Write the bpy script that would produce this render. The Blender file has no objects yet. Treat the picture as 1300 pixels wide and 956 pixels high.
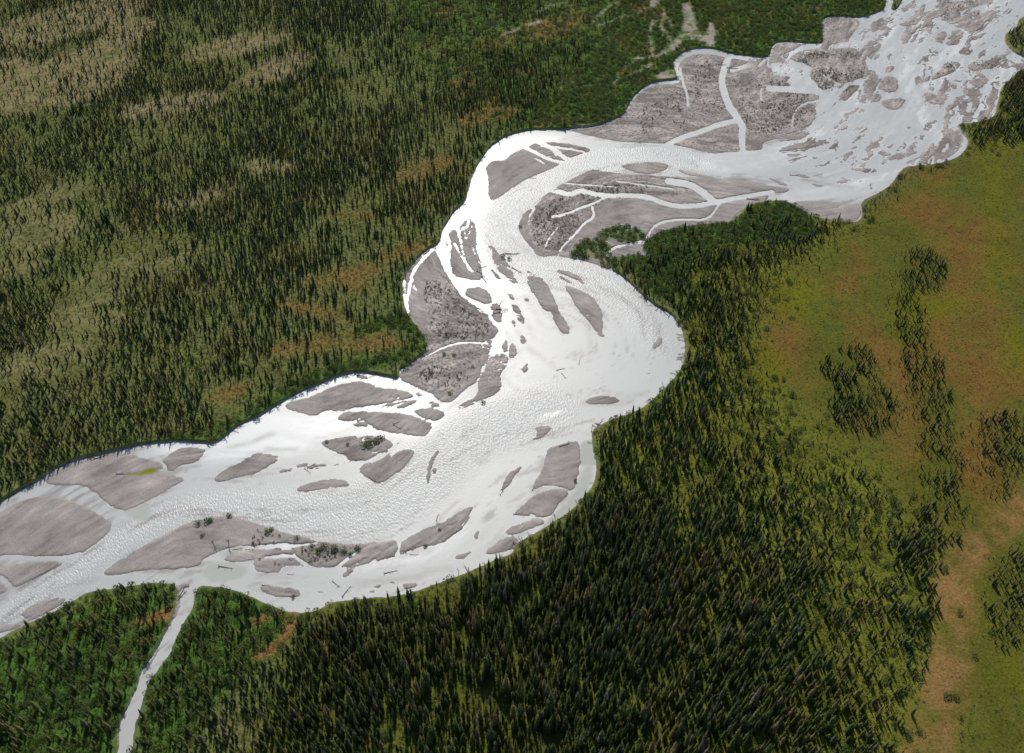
import bpy, math, random
import numpy as np
R = math.radians
rng = np.random.default_rng(7)
random.seed(7)
scene = bpy.context.scene
col = scene.collection

# ------------------------------------------------------------------ camera
PW, PH = 1300.0, 956.0
FPX = 1170.0
DEP = R(47.5)
CAMH = 290.0
cam_d = bpy.data.cameras.new('camera')
cam = bpy.data.objects.new('camera', cam_d); col.objects.link(cam)
cam.location = (0, 0, CAMH)
cam.rotation_euler = (math.pi/2 - DEP, 0, 0)
cam_d.sensor_width = 36; cam_d.lens = 36*FPX/PW
cam_d.clip_start = 1; cam_d.clip_end = 20000
scene.camera = cam
cD, sD = math.cos(DEP), math.sin(DEP)

def ground(px, py, z=0.0):
    px = np.asarray(px, float); py = np.asarray(py, float)
    u = (px - PW/2)/FPX; v = (py - PH/2)/FPX
    dz = -sD - v*cD; dy = cD - v*sD
    t = (CAMH - z)/(-dz)
    return t*u, t*dy
def project(x, y, z):
    d = z - CAMH
    fwd = y*cD - d*sD
    up = y*sD + d*cD
    return PW/2 + FPX*x/fwd, PH/2 - FPX*up/fwd, fwd

# ------------------------------------------------------------------ raster grid of the valley
STEP = 0.4
X0, X1, Y0, Y1 = -410.0, 410.0, 60.0, 660.0
NX = int((X1-X0)/STEP)+1; NY = int((Y1-Y0)/STEP)+1
gx = X0 + np.arange(NX)*STEP; gy = Y0 + np.arange(NY)*STEP

def fill(mask, pts, val):
    """scan-line fill of a world polygon"""
    p = np.asarray(pts, float)
    r0 = max(0, int((p[:,1].min()-Y0)/STEP)); r1 = min(NY-1, int((p[:,1].max()-Y0)/STEP)+1)
    q = np.roll(p, -1, axis=0)
    for r in range(r0, r1+1):
        y = Y0 + r*STEP
        c = (p[:,1] <= y) != (q[:,1] <= y)
        if not c.any(): continue
        a, b = p[c], q[c]
        xs = np.sort(a[:,0] + (y-a[:,1])*(b[:,0]-a[:,0])/(b[:,1]-a[:,1]))
        for k in range(0, len(xs)-1, 2):
            i0 = max(0, int(math.ceil((xs[k]-X0)/STEP))); i1 = min(NX-1, int(math.floor((xs[k+1]-X0)/STEP)))
            if i1 >= i0: mask[r, i0:i1+1] = val
def smooth_closed(p):
    p = np.asarray(p, float)
    q = np.roll(p, -1, axis=0)
    out = np.empty((len(p)*2, 2)); out[0::2] = .75*p+.25*q; out[1::2] = .25*p+.75*q
    return out
def poly(mask, pix, val=1, sm=True):
    p = np.asarray(pix, float)
    if sm and len(p) > 3: p = smooth_closed(p)
    x, y = ground(p[:,0], p[:,1])
    fill(mask, np.stack([x, y], 1), val)
def stroke(mask, pix, w, val=1):
    """a channel or path of width w picture units along a traced line"""
    p = np.asarray(pix, float)
    ws = np.full(len(p), w, float) if np.isscalar(w) else np.asarray(w, float)
    # smooth once
    for _ in range(1):
        if len(p) > 2:
            n = [p[0]]; nw = [ws[0]]
            for i in range(len(p)-1):
                n += [.75*p[i]+.25*p[i+1], .25*p[i]+.75*p[i+1]]; nw += [.75*ws[i]+.25*ws[i+1], .25*ws[i]+.75*ws[i+1]]
            n.append(p[-1]); nw.append(ws[-1]); p = np.array(n); ws = np.array(nw)
    for i in range(len(p)-1):
        a, b = p[i], p[i+1]; d = b-a; L = math.hypot(*d)
        if L < 1e-6: continue
        n = np.array([-d[1], d[0]])/L
        q = [a+n*ws[i]/2, b+n*ws[i+1]/2, b-n*ws[i+1]/2, a-n*ws[i]/2]
        poly(mask, q, val, sm=False)
    for c, w_ in zip(p, ws):
        t = np.linspace(0, 2*math.pi, 9)[:-1]
        poly(mask, np.stack([c[0]+w_/2*np.cos(t), c[1]+w_/2*np.sin(t)], 1), val, sm=False)
def box(a, r, axis):
    n = a.shape[axis]; k = 2*r+1
    pad = [(0,0),(0,0)]; pad[axis] = (r+1, r)
    c = np.cumsum(np.pad(a, pad, mode='edge'), axis=axis, dtype=np.float64)
    hi = np.take(c, np.arange(k, n+k), axis=axis); lo = np.take(c, np.arange(0, n), axis=axis)
    return ((hi-lo)/k).astype(np.float32)
def blur(a, r, n=2):
    a = a.astype(np.float32)
    for _ in range(n): a = box(box(a, r, 0), r, 1)
    return a

def vnoise(x, y, seed):
    """smooth value noise, -1..1"""
    r = np.random.default_rng(seed); T = r.uniform(-1, 1, (512, 512)).astype(np.float32)
    xi = np.floor(x).astype(np.int64); yi = np.floor(y).astype(np.int64)
    fx = (x-xi).astype(np.float32); fy = (y-yi).astype(np.float32)
    fx = fx*fx*(3-2*fx); fy = fy*fy*(3-2*fy)
    a = T[yi & 511, xi & 511]; b = T[yi & 511, (xi+1) & 511]
    c = T[(yi+1) & 511, xi & 511]; d = T[(yi+1) & 511, (xi+1) & 511]
    return (a*(1-fx)+b*fx)*(1-fy) + (c*(1-fx)+d*fx)*fy
def fbm(x, y, s, o, seed, g=.5):
    out = 0; amp = 1; tot = 0
    for k in range(o):
        out = out + amp*vnoise(x/s + 17.3*k, y/s - 9.1*k, seed+k); tot += amp; amp *= g; s = s/2.03
    return out/tot
GX, GY = np.meshgrid(gx.astype(np.float32), gy.astype(np.float32))

# crops used while tracing the photograph: (origin, scale)
def Z(ox, oy, pts, s=1300/330.):
    return [(ox + a/s, oy + b/s) for a, b in pts]
A = lambda *p: Z(640, 0, p); B = lambda *p: Z(970, 0, p); Cc = lambda *p: Z(320, 230, p); D = lambda *p: Z(640, 230, p)
E = lambda *p: Z(970, 230, p); F = lambda *p: Z(0, 450, p); G = lambda *p: Z(320, 450, p); H = lambda *p: Z(640, 450, p)
I = lambda *p: Z(0, 660, p); J = lambda *p: Z(320, 660, p); L = lambda *p: Z(320, 0, p)
s7 = 1300/180.
P7 = lambda *p: Z(860, 50, p, s7); Q7 = lambda *p: Z(960, 0, p, s7); R7 = lambda *p: Z(1120, 0, p, s7); S7 = lambda *p: Z(960, 130, p, s7)
T7 = lambda *p: Z(1080, 100, p, s7); U7 = lambda *p: Z(540, 240, p, s7); V7 = lambda *p: Z(560, 360, p, s7)

# ------------------------------------------------------------------ flood plain outline
plain = ([(1120, -60), (1124, -20)] + B((610,40),(560,65),(490,88),(420,85),(340,80),(300,90),(280,110),(290,150),(296,213),(250,218),(180,212),(110,208),(45,215),(25,283))
  + A((1300,285),(1200,278),(1130,268),(1060,245),(980,240),(930,248),(880,270),(850,300),(845,330),(860,370),(870,400),(780,405),(720,420),(680,450),(640,490),(620,530),(590,580),(540,600),(480,625),(430,635),(350,640),(310,650),(260,648),(200,648),(130,650),(60,665),(0,685))
  + L((1240,700),(1190,735),(1150,790),(1120,840),(1100,880),(1085,945))
  + Cc((1075,60),(1070,100),(1010,150),(980,200),(950,250),(940,310),(890,335),(840,370),(800,420),(770,460),(750,510),(755,570),(765,640),(800,700),(840,745),(870,790),(880,840),(840,880),(790,910),(740,940))
  + G((740,85),(735,125),(700,115),(650,105),(590,95),(540,85),(470,95),(400,120),(330,150),(250,180),(180,220),(120,255),(50,300),(0,325))
  + F((1200,350),(1130,405),(1080,445),(1000,440),(900,432),(800,440),(700,450),(620,470),(540,490),(470,505),(400,520),(330,545),(260,580),(210,620),(130,660),(60,700),(0,740))
  + [(-60, 670), (-200, 740), (-200, 920), (-60, 850)]
  + I((0,600),(60,565),(130,530),(220,490),(300,450),(370,410),(430,370),(500,355),(600,345),(700,325),(800,318),(880,325),(900,360),(885,400),(880,460),(850,520),(820,580),(790,640),(740,710),(700,770),(690,830))
  + [(163, 895), (150, 925), (152, 955), (128, 1015), (150, 1015), (168, 958), (170, 925), (180, 900)]
  + I((740,815),(780,770),(810,730),(850,680),(870,620),(900,560),(930,500),(965,450),(975,400),(985,350),(1010,330),(1080,340),(1140,345),(1220,370),(1300,405))
  + J((50,415),(110,435),(170,460),(230,468),(300,465),(350,445),(400,415),(470,408),(540,398),(640,392),(700,388),(800,370),(860,345),(920,325),(1000,295),(1080,265),(1160,230),(1230,195),(1300,178))
  + H((60,945),(120,920),(170,890),(230,850),(290,815),(340,780),(400,710),(440,670),(460,600),(460,540),(445,480),(440,420),(440,380),(480,360),(520,335),(600,310),(680,280),(730,240),(790,185),(820,150),(860,110),(890,60),(905,0))
  + D((900,900),(905,830),(895,760),(870,700),(820,655),(760,625),(700,580),(650,530),(590,475),(540,445),(530,400),(590,385),(640,372),(730,388),(690,350),(700,300),(740,285),(780,255),(860,238),(940,228),(1040,217),(1130,212),(1190,160),(1210,125),(1300,105))
  + E((90,100),(140,120),(190,150),(240,180),(300,195),(380,205),(460,213),(485,190),(492,150),(480,105),(550,75),(610,40),(650,0))
  + B((640,915),(670,875),(700,840),(760,835),(840,828),(900,815),(960,795),(1000,760),(1020,720),(1015,690),(985,655),(960,622),(1040,622),(1110,605),(1155,580),(1160,540),(1175,490),(1185,440),(1230,400),(1270,360),(1300,345))
  + [(1345, 75), (1420, 20), (1420, -60)])
FP = np.zeros((NY, NX), np.uint8)
poly(FP, plain, 1)
# wooded islands and vegetated patches inside the plain
for isl in (B((632,40),(650,0),(660,-60),(710,-60),(690,0),(670,38),(645,54)),
            B((1205,170),(1240,160),(1265,130),(1270,100),(1300,90),(1380,80),(1380,330),(1300,285),(1250,265),(1215,230),(1200,200))):
    poly(FP, isl, 0)
VEGBAR = np.zeros((NY, NX), np.uint8)          # bushy patches on the gravel
for isl in (D((460,280),(500,240),(540,228),(600,228),(660,238),(718,256),(700,290),(640,305),(560,300),(500,296)),
            D((330,380),(345,340),(380,310),(440,292),(520,312),(545,330),(510,350),(500,372),(455,392),(400,385)),
            D((455,400),(510,372),(560,370),(560,440),(500,425))):
    poly(VEGBAR, isl, 1)

# ------------------------------------------------------------------ gravel bars, then channels cut through them, then small bars
GR = np.zeros((NY, NX), np.uint8)
bars = [
 # braided plain upstream of the bend
 A((310,652),(430,637),(480,627),(540,602),(590,582),(620,532),(640,492),(680,452),(720,422),(780,407),(870,402),(860,370),(847,330),(882,272),(980,242),(1130,270),(1200,280),(1300,292),(1300,770),(1250,782),(1180,790),(1100,785),(1000,760),(900,735),(800,718),(700,715),(600,712),(500,695),(430,680),(350,660)),
 P7((0,100),(440,300),(560,300),(700,235),(860,225),(900,300),(780,400),(850,470),(1050,490),(1300,500),(1300,560),(1250,600),(1280,700),(1200,790),(900,930),(400,1000),(0,1000)),
 S7((-400,-100),(300,-20),(560,20),(520,190),(440,260),(330,280),(200,310),(100,360),(-60,400),(-300,400)),
 Q7((590,200),(640,165),(740,145),(900,165),(950,195),(930,260),(880,310),(870,380),(760,395),(620,400),(600,300)),
 Q7((1050,210),(1170,150),(1170,230),(1100,290),(1050,300)), Q7((120,515),(160,430),(200,395),(350,395),(430,410),(340,455),(240,510)),
 Q7((295,525),(400,470),(500,445),(700,445),(850,435),(940,450),(980,520),(1040,640),(1050,690),(960,720),(880,745),(790,770),(740,760),(640,700),(540,640),(450,580),(370,570)),
 Q7((500,610),(600,690),(740,770),(700,800),(620,830),(560,800),(500,740)), Q7((60,770),(120,700),(230,690),(320,700),(280,740),(330,790),(200,790)),
 Q7((740,900),(800,830),(850,780),(960,780),(1060,790),(1050,830),(960,860),(880,910),(760,935)), Q7((1000,450),(1080,400),(1140,390),(1140,450),(1070,500),(1045,590),(1020,520)),
 Q7((1160,650),(1200,610),(1270,600),(1260,650),(1190,670)), Q7((1110,790),(1150,700),(1270,700),(1300,740),(1300,830),(1220,850),(1120,820)),
 R7((335,50),(420,30),(430,120),(470,200),(450,270),(440,330),(390,260),(350,190)), R7((510,20),(700,10),(880,10),(890,50),(740,90),(720,150),(680,190),(560,200),(520,140)),
 R7((780,110),(890,90),(900,130),(850,160),(800,150)), R7((840,220),(900,180),(950,190),(950,240),(880,245)), R7((810,370),(880,325),(930,325),(860,380)),
 R7((480,330),(560,280),(600,310),(570,370),(530,410),(490,370)), R7((445,700),(520,650),(580,600),(640,570),(710,565),(740,650),(680,680),(560,740),(460,750)),
 R7((775,600),(800,580),(900,600),(940,560),(1000,540),(1060,490),(1095,540),(1080,590),(1020,630),(900,640),(800,660)), R7((285,700),(320,680),(370,730),(360,770),(310,780)),
 R7((790,760),(850,720),(980,710),(960,750),(900,820),(850,790)), R7((740,790),(770,795),(910,870),(860,885),(740,875)), R7((160,180),(250,200),(290,240),(230,290)), R7((610,770),(650,765),(690,810),(650,830)),
 T7((280,200),(380,180),(510,180),(480,230),(430,290),(330,275),(280,240)), T7((570,10),(650,30),(620,90)), T7((660,130),(760,130),(860,200),(850,240),(740,230),(690,200)),
 T7((970,350),(1060,345),(1150,360),(1200,380),(1100,400),(980,395)), T7((1000,325),(1140,300),(1060,340)), T7((240,660),(380,680),(370,705),(260,705)), T7((490,675),(620,655),(600,695),(500,698)),
 T7((640,690),(700,640),(750,650),(720,710),(650,705)), T7((60,830),(240,820),(250,860),(120,865)), T7((210,130),(290,150),(250,215),(170,210)),
 S7((330,660),(420,650),(520,690),(440,695)), S7((470,740),(560,745),(770,800),(640,800),(560,775)), S7((650,430),(720,370),(760,350),(740,425)), S7((0,760),(60,745),(200,780),(330,800),(280,820),(120,815),(0,805)),
 S7((90,430),(200,395),(350,390),(330,410),(150,445)), S7((250,350),(330,300),(420,290),(340,360)), S7((760,240),(840,205),(850,230),(780,260)), S7((100,690),(180,700),(320,770),(240,765),(150,720)),
 S7((840,610),(950,600),(1100,610),(1110,650),(980,635)), S7((440,300),(490,275),(490,330),(450,340)),
 E((0,35),(60,42),(140,55),(60,60),(0,50)), E((150,100),(250,93),(400,108),(480,120),(485,170),(455,205),(380,207),(300,197),(240,182),(190,152),(140,122)),
 # bend head
 A((-75,900),(-95,840),(-60,800),(0,810),(40,765),(105,740),(170,710),(300,713),(420,738),(435,755),(380,770),(320,795),(290,812),(230,850),(120,890),(40,940),(-20,986),(-66,1011),(-80,966)),
 A((570,830),(640,815),(760,808),(830,825),(810,850),(760,868),(690,870),(620,850)), A((850,845),(900,850),(960,870),(1080,890),(1000,890),(900,870)),
 # inner bar below the bend
 A((250,940),(330,900),(400,862),(440,850),(540,860),(700,885),(800,905),(900,935),(1000,945),(1080,938),(1150,918),(1300,905),(1330,1010),(1200,1060),(900,1100),(500,1080),(200,1000)),
 D((75,215),(80,200),(105,150),(150,130),(200,80),(250,30),(500,-40),(900,-20),(1300,-10),(1300,110),(1210,127),(1190,160),(1130,212),(1040,217),(860,238),(780,255),(740,285),(700,300),(690,350),(730,388),(640,372),(590,385),(530,400),(540,445),(470,420),(400,400),(330,385),(260,370),(200,378),(160,370),(140,340),(100,290),(75,240)),
 # west bars
 Cc((910,340),(930,370),(955,430),(1000,510),(1060,590),(1180,660),(1190,700),(1240,740),(1200,800),(1190,860),(1150,920),(1130,1000),(1060,1048),(1000,1108),(950,1108),(900,1068),(830,1028),(735,993),(740,953),(800,908),(850,870),(880,835),(870,790),(840,745),(800,700),(765,640),(755,570),(750,510),(770,460),(800,420),(840,370),(890,337)),
 U7((205,400),(300,345),(400,260),(440,300),(475,370),(460,480),(490,620),(520,680),(530,830),(430,840),(300,810),(240,760),(225,600),(240,500)),
 U7((580,500),(650,560),(700,620),(760,690),(810,770),(850,850),(820,880),(740,810),(680,750),(610,660),(600,580)), U7((585,725),(640,760),(710,855),(640,830)), U7((235,235),(345,165),(310,215),(250,262)), U7((175,460),(215,520),(190,540)), U7((565,500),(600,510),(610,560),(580,560)),
 V7((640,190),(700,200),(760,290),(775,370),(730,370),(690,300),(650,240)), V7((600,90),(650,110),(680,160),(640,150)), V7((640,530),(680,560),(690,680),(620,690),(630,600)), V7((740,780),(790,720),(805,750),(780,810),(750,830)),
 V7((730,450),(790,520),(790,550),(720,560)), V7((560,550),(600,480),(610,620),(570,640)), V7((460,180),(520,180),(560,260),(560,370),(500,350),(450,290)), V7((220,60),(330,30),(430,80),(480,170),(420,190),(330,175),(240,130)), V7((300,20),(400,40),(470,120),(380,110)),
 V7((480,650),(600,640),(610,740),(560,800),(520,870),(400,939),(380,880),(430,720)), V7((760,130),(800,140),(815,170),(790,170)), V7((640,330),(690,340),(690,420),(660,400)), V7((400,780),(440,740),(380,900),(330,930)),
 G((1010,270),(1060,240),(1130,210),(1130,130),(1180,60),(1230,60),(1240,120),(1250,180),(1180,220),(1110,250),(1040,278)),
 D((105,435),(150,460),(200,490),(240,560),(270,640),(310,700),(330,740),(325,775),(290,760),(250,710),(240,660),(200,650),(165,590),(120,530)),
 D((290,515),(350,530),(430,570),(470,610),(495,660),(490,740),(505,790),(470,770),(420,700),(360,630),(330,570)), D((240,440),(340,450),(400,500),(410,525),(370,500),(330,480)), D((260,470),(300,478),(370,525),(310,505)),
 D((780,770),(800,800),(760,840),(730,835)), D((805,815),(825,830),(820,850)), D((0,400),(40,440),(70,500),(50,515),(0,470)),
 # left lower bars
 G((155,270),(180,235),(260,220),(330,200),(400,160),(480,140),(560,135),(640,170),(760,180),(820,215),(760,240),(660,260),(600,255),(520,260),(440,285),(350,280),(330,315),(250,290)), G((500,110),(540,95),(600,125),(560,122)),
 G((415,325),(460,290),(560,285),(640,290),(780,295),(860,330),(905,350),(890,390),(860,415),(780,400),(650,385),(590,350),(540,330),(480,335)), G((790,280),(880,265),(950,280),(965,310),(920,335),(860,320)),
 G((715,265),(780,235),(840,225),(800,255),(740,270)), G((820,195),(860,205),(830,212)), G((870,240),(900,230),(960,270),(900,258)),
 G((325,440),(430,415),(540,405),(640,410),(710,440),(690,475),(640,490),(590,525),(500,535),(430,495),(370,465)), G((525,580),(560,550),(640,530),(740,480),(800,470),(815,485),(770,560),(700,610),(640,650),(590,630)),
 G((210,680),(260,650),(330,630),(400,618),(450,625),(500,655),(420,660),(320,680),(250,690)), G((-15,500),(50,490),(150,515),(100,550),(30,590),(0,605)), F((1065,635),(1100,590),(1150,560),(1230,520),(1300,500),(1300,590),(1200,610),(1110,640)),
 G((120,590),(200,560),(260,540),(300,545),(230,575),(180,590)), G((250,570),(320,545),(460,545),(400,560),(300,580)), G((500,345),(560,340),(590,360),(520,362)), G((880,540),(930,470),(940,480),(900,540),(885,660),(868,670)), G((905,570),(925,570),(920,600),(905,600)),
 J((755,100),(830,60),(900,30),(1010,-25),(1105,-80),(1100,-30),(1060,40),(1000,90),(900,135),(840,130),(780,165),(752,160)), J((180,160),(250,140),(330,115),(420,120),(580,125),(560,150),(480,170),(440,210),(380,225),(290,235),(230,225),(215,180)),
 J((0,205),(60,180),(180,165),(210,200),(150,235),(130,265),(0,265)), J((480,230),(560,180),(640,140),(735,100),(730,140),(680,180),(600,210),(520,240)), J((30,325),(120,330),(220,340),(250,370),(220,385),(120,388),(60,370)),
 J((300,360),(340,354),(380,358),(340,370)), J((1000,190),(1060,165),(1110,155),(1060,195),(1020,200)), J((1155,175),(1200,130),(1300,70),(1340,110),(1300,150),(1200,175)), J((750,320),(790,312),(830,318),(820,340),(760,350)),
 J((440,290),(470,240),(520,240),(480,290)), J((600,340),(640,320),(650,340)), J((680,310),(720,305),(720,330)), J((570,350),(610,352),(620,372)),
 G((1240,690),(1260,630),(1300,570),(1310,630),(1260,680)), J((1105,63),(1140,38),(1140,93),(1110,98)),
 H((215,465),(280,450),(350,420),(375,440),(385,520),(375,600),(345,690),(290,665),(190,660),(140,680),(155,630),(190,580),(210,520)), H((35,805),(90,760),(140,710),(200,680),(290,670),(330,690),(270,750),(230,820),(140,805),(90,805)),
 H((5,640),(30,590),(80,555),(95,565),(50,610),(20,645)), H((390,245),(430,215),(490,205),(560,215),(590,235),(510,250)), H((150,360),(230,355),(240,370),(190,420),(130,430),(170,395)), H((0,880),(60,850),(170,820),(220,835),(130,870),(60,900),(0,900)),
 H((700,100),(730,85),(750,100)), H((95,70),(125,40),(115,90)),
 F((200,610),(300,560),(430,520),(560,490),(640,500),(780,550),(800,590),(900,610),(930,625),(870,660),(760,720),(640,780),(600,780),(540,750),(470,690),(420,655),(330,655),(250,655)), F((640,500),(700,510),(800,545),(810,530),(870,480),(920,460),(1030,470),(1030,490),(980,545),(900,550),(860,590),(760,560)),
 F((-60,830),(0,790),(60,750),(150,715),(250,705),(350,730),(430,760),(500,800),(575,850),(500,935),(400,998),(370,1013),(250,1018),(0,1018),(-60,1018)), I((-60,225),(0,225),(100,215),(330,205),(300,235),(200,280),(60,345),(30,300),(0,285),(-60,270)),
 I((-60,300),(0,300),(40,340),(30,360),(0,368),(-60,380)), I((105,465),(150,430),(250,395),(345,380),(300,430),(220,475),(150,505),(120,490)), I((-60,560),(0,530),(80,515),(125,520),(60,550),(0,568),(-60,590)),
 I((505,270),(600,200),(720,130),(820,80),(890,40),(920,20),(1000,5),(1100,-20),(1200,0),(1300,20),(1370,40),(1380,90),(1300,100),(1200,120),(1100,165),(1020,200),(980,240),(850,245),(700,255),(570,280)),
 J((-60,20),(80,45),(170,65),(330,112),(580,125),(735,100),(840,130),(720,190),(600,212),(480,240),(350,236),(230,228),(150,238),(60,205),(-40,190)),
 J((0,10),(80,40),(170,65),(250,80),(300,95),(240,130),(200,120),(130,100),(60,110),(0,130)), I((1110,190),(1180,160),(1300,150),(1380,160),(1380,190),(1300,190),(1200,215),(1130,210)), I((900,320),(940,318),(960,335),(910,345)),
]
for b in bars: poly(GR, b, 1)
chan = [
 (J((-60,140),(60,135),(150,128),(230,130),(330,115)), [3,5,6,4,2]), (J((60,190),(180,180),(215,180),(290,240)), [3,4,3,4]), (J((430,235),(480,190),(580,130)), [4,3,2]), (J((735,90),(735,140),(720,200)), 4), (J((600,215),(660,160),(700,130)), 2),
 ([(1150,-30),(1134,20),(1128,60),(1112,100),(1065,150),(1010,192)], [12,12,15,14,18,22]), ([(1190,-20),(1172,30),(1152,80),(1158,125),(1185,165),(1200,195)], [8,9,12,12,12,14]), ([(1270,-20),(1250,25),(1205,70),(1150,98)], [12,10,10,10]),
 ([(1300,60),(1268,100),(1245,150),(1222,185),(1214,212),(1150,222),(1080,240),(1000,250)], [16,14,15,14,16,18,16,14]), ([(1100,120),(1060,150),(1000,200),(900,208)], [8,20,26,24]), ([(1240,45),(1225,90),(1170,110)], [6,6,5]), ([(1205,120),(1225,150),(1200,165)], 5), ([(1080,50),(1100,75),(1120,90)], 4),
 (A((1130,270),(1105,330),(1085,400),(1100,470),(1130,540),(1175,600),(1195,640)), 8), (A((1195,640),(1190,720),(1200,780)), 6), (A((1175,600),(1080,620),(980,660),(880,690),(815,725)), 6),
 (A((620,535),(650,480),(700,435),(780,412),(870,408)), 4), (A((870,400),(852,340),(875,290),(930,262),(1000,256),(1060,262),(1130,280)), 6.5), (A((880,340),(890,400),(915,470),(920,530)), 2.5), (A((1140,352),(1230,325),(1300,312),(1340,300)), 5), (A((1130,278),(1210,290),(1300,300)), 6),
 (A((105,738),(170,770),(230,800),(300,814)), 3.5), (A((170,712),(240,740),(300,790),(330,800)), 4.5), (A((190,730),(300,740),(400,760)), 2), (A((150,790),(190,810),(210,830)), 1.5),
 (P7((830,455),(1000,462),(1300,478)), 6), (P7((1300,560),(1160,590),(1090,640),(1055,720),(1050,830)), 2.2), (P7((600,770),(570,850),(580,939)), 3.5), (P7((770,450),(760,500),(770,560)), 2.2), (P7((900,270),(1050,290),(1180,360),(1260,440)), 9),
 (Q7((280,520),(360,470),(450,420),(620,415),(850,415),(1050,390)), 4.5), (Q7((940,440),(980,500),(1030,600),(1050,690)), 2.5),
 (D((820,0),(930,15),(1000,60),(1050,105)), 8), (D((1340,55),(1300,62),(1180,80),(1060,105),(960,125),(850,125),(770,100),(740,85),(640,70),(520,75),(430,60),(380,45),(330,70),(250,45),(200,40)), 5.5), (D((520,75),(440,115),(380,135),(300,168),(240,178)), 2.6),
 (D((440,130),(452,180),(400,210),(360,260),(325,295)), 2.8), (D((1075,115),(1040,170),(1000,195),(900,190),(800,200),(750,225),(725,262),(700,300),(600,320),(540,335),(515,370),(515,400)), 2.6), (D((150,135),(120,190),(128,235)), 2), (D((325,295),(290,330),(270,370)), 1.6), (D((270,230),(220,290),(200,340)), 1.8),
 (D((560,0),(700,20),(850,40)), 1.6), (D((300,10),(420,20),(560,30)), 1.4),
 (Cc((1180,812),(1050,805),(960,830),(890,868),(850,890)), 2.0), (Cc((905,340),(850,395),(800,460),(790,520),(775,600),(778,655)), 3.2), (Cc((800,480),(820,560),(850,620),(855,700)), 1.2), (Cc((760,500),(762,600),(775,660)), 2.5),
 (Cc((930,330),(950,400),(990,470),(1012,512),(1060,580),(1150,620),(1190,640),(1190,685),(1245,738)), 4), (Cc((1012,500),(1080,500),(1150,510),(1210,560)), 4),
 (U7((300,365),(320,480),(350,600),(400,740)), 2.6), (U7((270,500),(330,620),(430,760)), 2.2), (U7((340,360),(380,350),(400,290)), 1.6), (U7((360,380),(370,460)), 1.6),
 (G((600,262),(700,240),(830,215),(900,205)), 2), (G((540,325),(570,340),(600,365)), 1.4), (H((190,660),(290,665),(345,695)), 2), (G((690,215),(740,225),(720,205)), 1.2), (H((375,440),(388,520),(370,620)), 1.4), (H((130,800),(210,830)), 1.5),
 (I((0,185),(180,190),(330,190),(400,170)), 4), (I((0,283),(40,310),(60,345)), 3), (F((790,520),(820,550),(830,575)), 3), (F((470,690),(540,760),(600,790)), 2), (I((1020,205),(1080,170),(1150,150)), 3), (J((150,150),(200,140),(220,190)), 2),
 (V7((480,660),(520,720),(590,740)), 1.4), (V7((530,640),(560,720),(530,800)), 1.4), (J((500,230),(530,215),(600,180)), 1.4),
]
GR2 = [(I((895,340),(900,400),(880,470),(850,530)), [8,5,3,2]), (I((960,470),(925,520),(905,570),(875,640)), [2,4,6,3]), (I((800,640),(750,720),(715,770)), [2,5,4]), (I((845,700),(800,770),(760,830)), [2,5,6]), ([(196,905),(186,940),(176,1000)], [4,7,5])]
for pts, w in GR2: stroke(GR, pts, w, 1)
CH = np.zeros((NY, NX), np.uint8)
for pts, w in chan: stroke(GR, pts, w, 0); stroke(CH, pts, w, 1)

# ------------------------------------------------------------------ flow coordinates along the river
cl = np.array([(1330,-60),(1250,0),(1160,60),(1130,130),(1060,195),(980,212),(900,210),(820,195),(740,205),(680,235),(640,262),(625,300),(655,338),(740,350),(800,385),(832,440),(800,495),(700,520),(600,545),(540,600),(470,650),(360,655),(250,640),(170,675),(90,725),(0,790),(-80,845),(-200,920)], float)
cx, cy = ground(cl[:,0], cl[:,1]); CL = np.stack([cx, cy], 1)
for _ in range(4):
    q = np.empty((2*len(CL)-2, 2)); q[0::2] = .75*CL[:-1]+.25*CL[1:]; q[1::2] = .25*CL[:-1]+.75*CL[1:]; CL = np.vstack([CL[:1], q, CL[-1:]])
seg = np.r_[0, np.cumsum(np.hypot(*(CL[1:]-CL[:-1]).T))]
ns = 420; ss = np.linspace(0, seg[-1], ns); CL = np.stack([np.interp(ss, seg, CL[:,0]), np.interp(ss, seg, CL[:,1])], 1)
tan = np.gradient(CL, axis=0); tan /= np.linalg.norm(tan, axis=1)[:,None]
K = 5
cgx = gx[::K]; cgy = gy[::K]
CXg, CYg = np.meshgrid(cgx, cgy)
ST_s = np.empty(CXg.shape); ST_t = np.empty(CXg.shape); FLx = np.empty(CXg.shape); FLy = np.empty(CXg.shape)
for r in range(CXg.shape[0]):
    dx = CXg[r][:,None]-CL[:,0]; dy = CYg[r][:,None]-CL[:,1]; d2 = dx*dx+dy*dy
    w = 1/(d2+60.)**2; w /= w.sum(1)[:,None]
    ST_s[r] = (w*(ss[None,:] + dx*tan[:,0]+dy*tan[:,1])).sum(1)
    ST_t[r] = (w*(dx*-tan[:,1]+dy*tan[:,0])).sum(1)
    FLx[r] = (w*tan[:,0]).sum(1); FLy[r] = (w*tan[:,1]).sum(1)
def upsample(a):
    rr = np.clip(np.arange(NY)/K, 0, a.shape[0]-1.001); cc = np.clip(np.arange(NX)/K, 0, a.shape[1]-1.001)
    r0 = rr.astype(int); c0 = cc.astype(int); fr = (rr-r0)[:,None]; fc = (cc-c0)[None,:]
    a = a.astype(np.float32)
    return ((a[r0][:,c0]*(1-fc)+a[r0][:,c0+1]*fc)*(1-fr) + (a[r0+1][:,c0]*(1-fc)+a[r0+1][:,c0+1]*fc)*fr).astype(np.float32)
SS = upsample(ST_s); TT = upsample(ST_t)
MAINW = np.zeros((NY, NX), np.uint8)
stroke(MAINW, [(900,210),(820,198),(740,208),(680,235),(640,265),(625,300),(655,340),(740,352),(800,380),(845,440)], [30,30,34,40,45,50,50,34,30,24])
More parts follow.
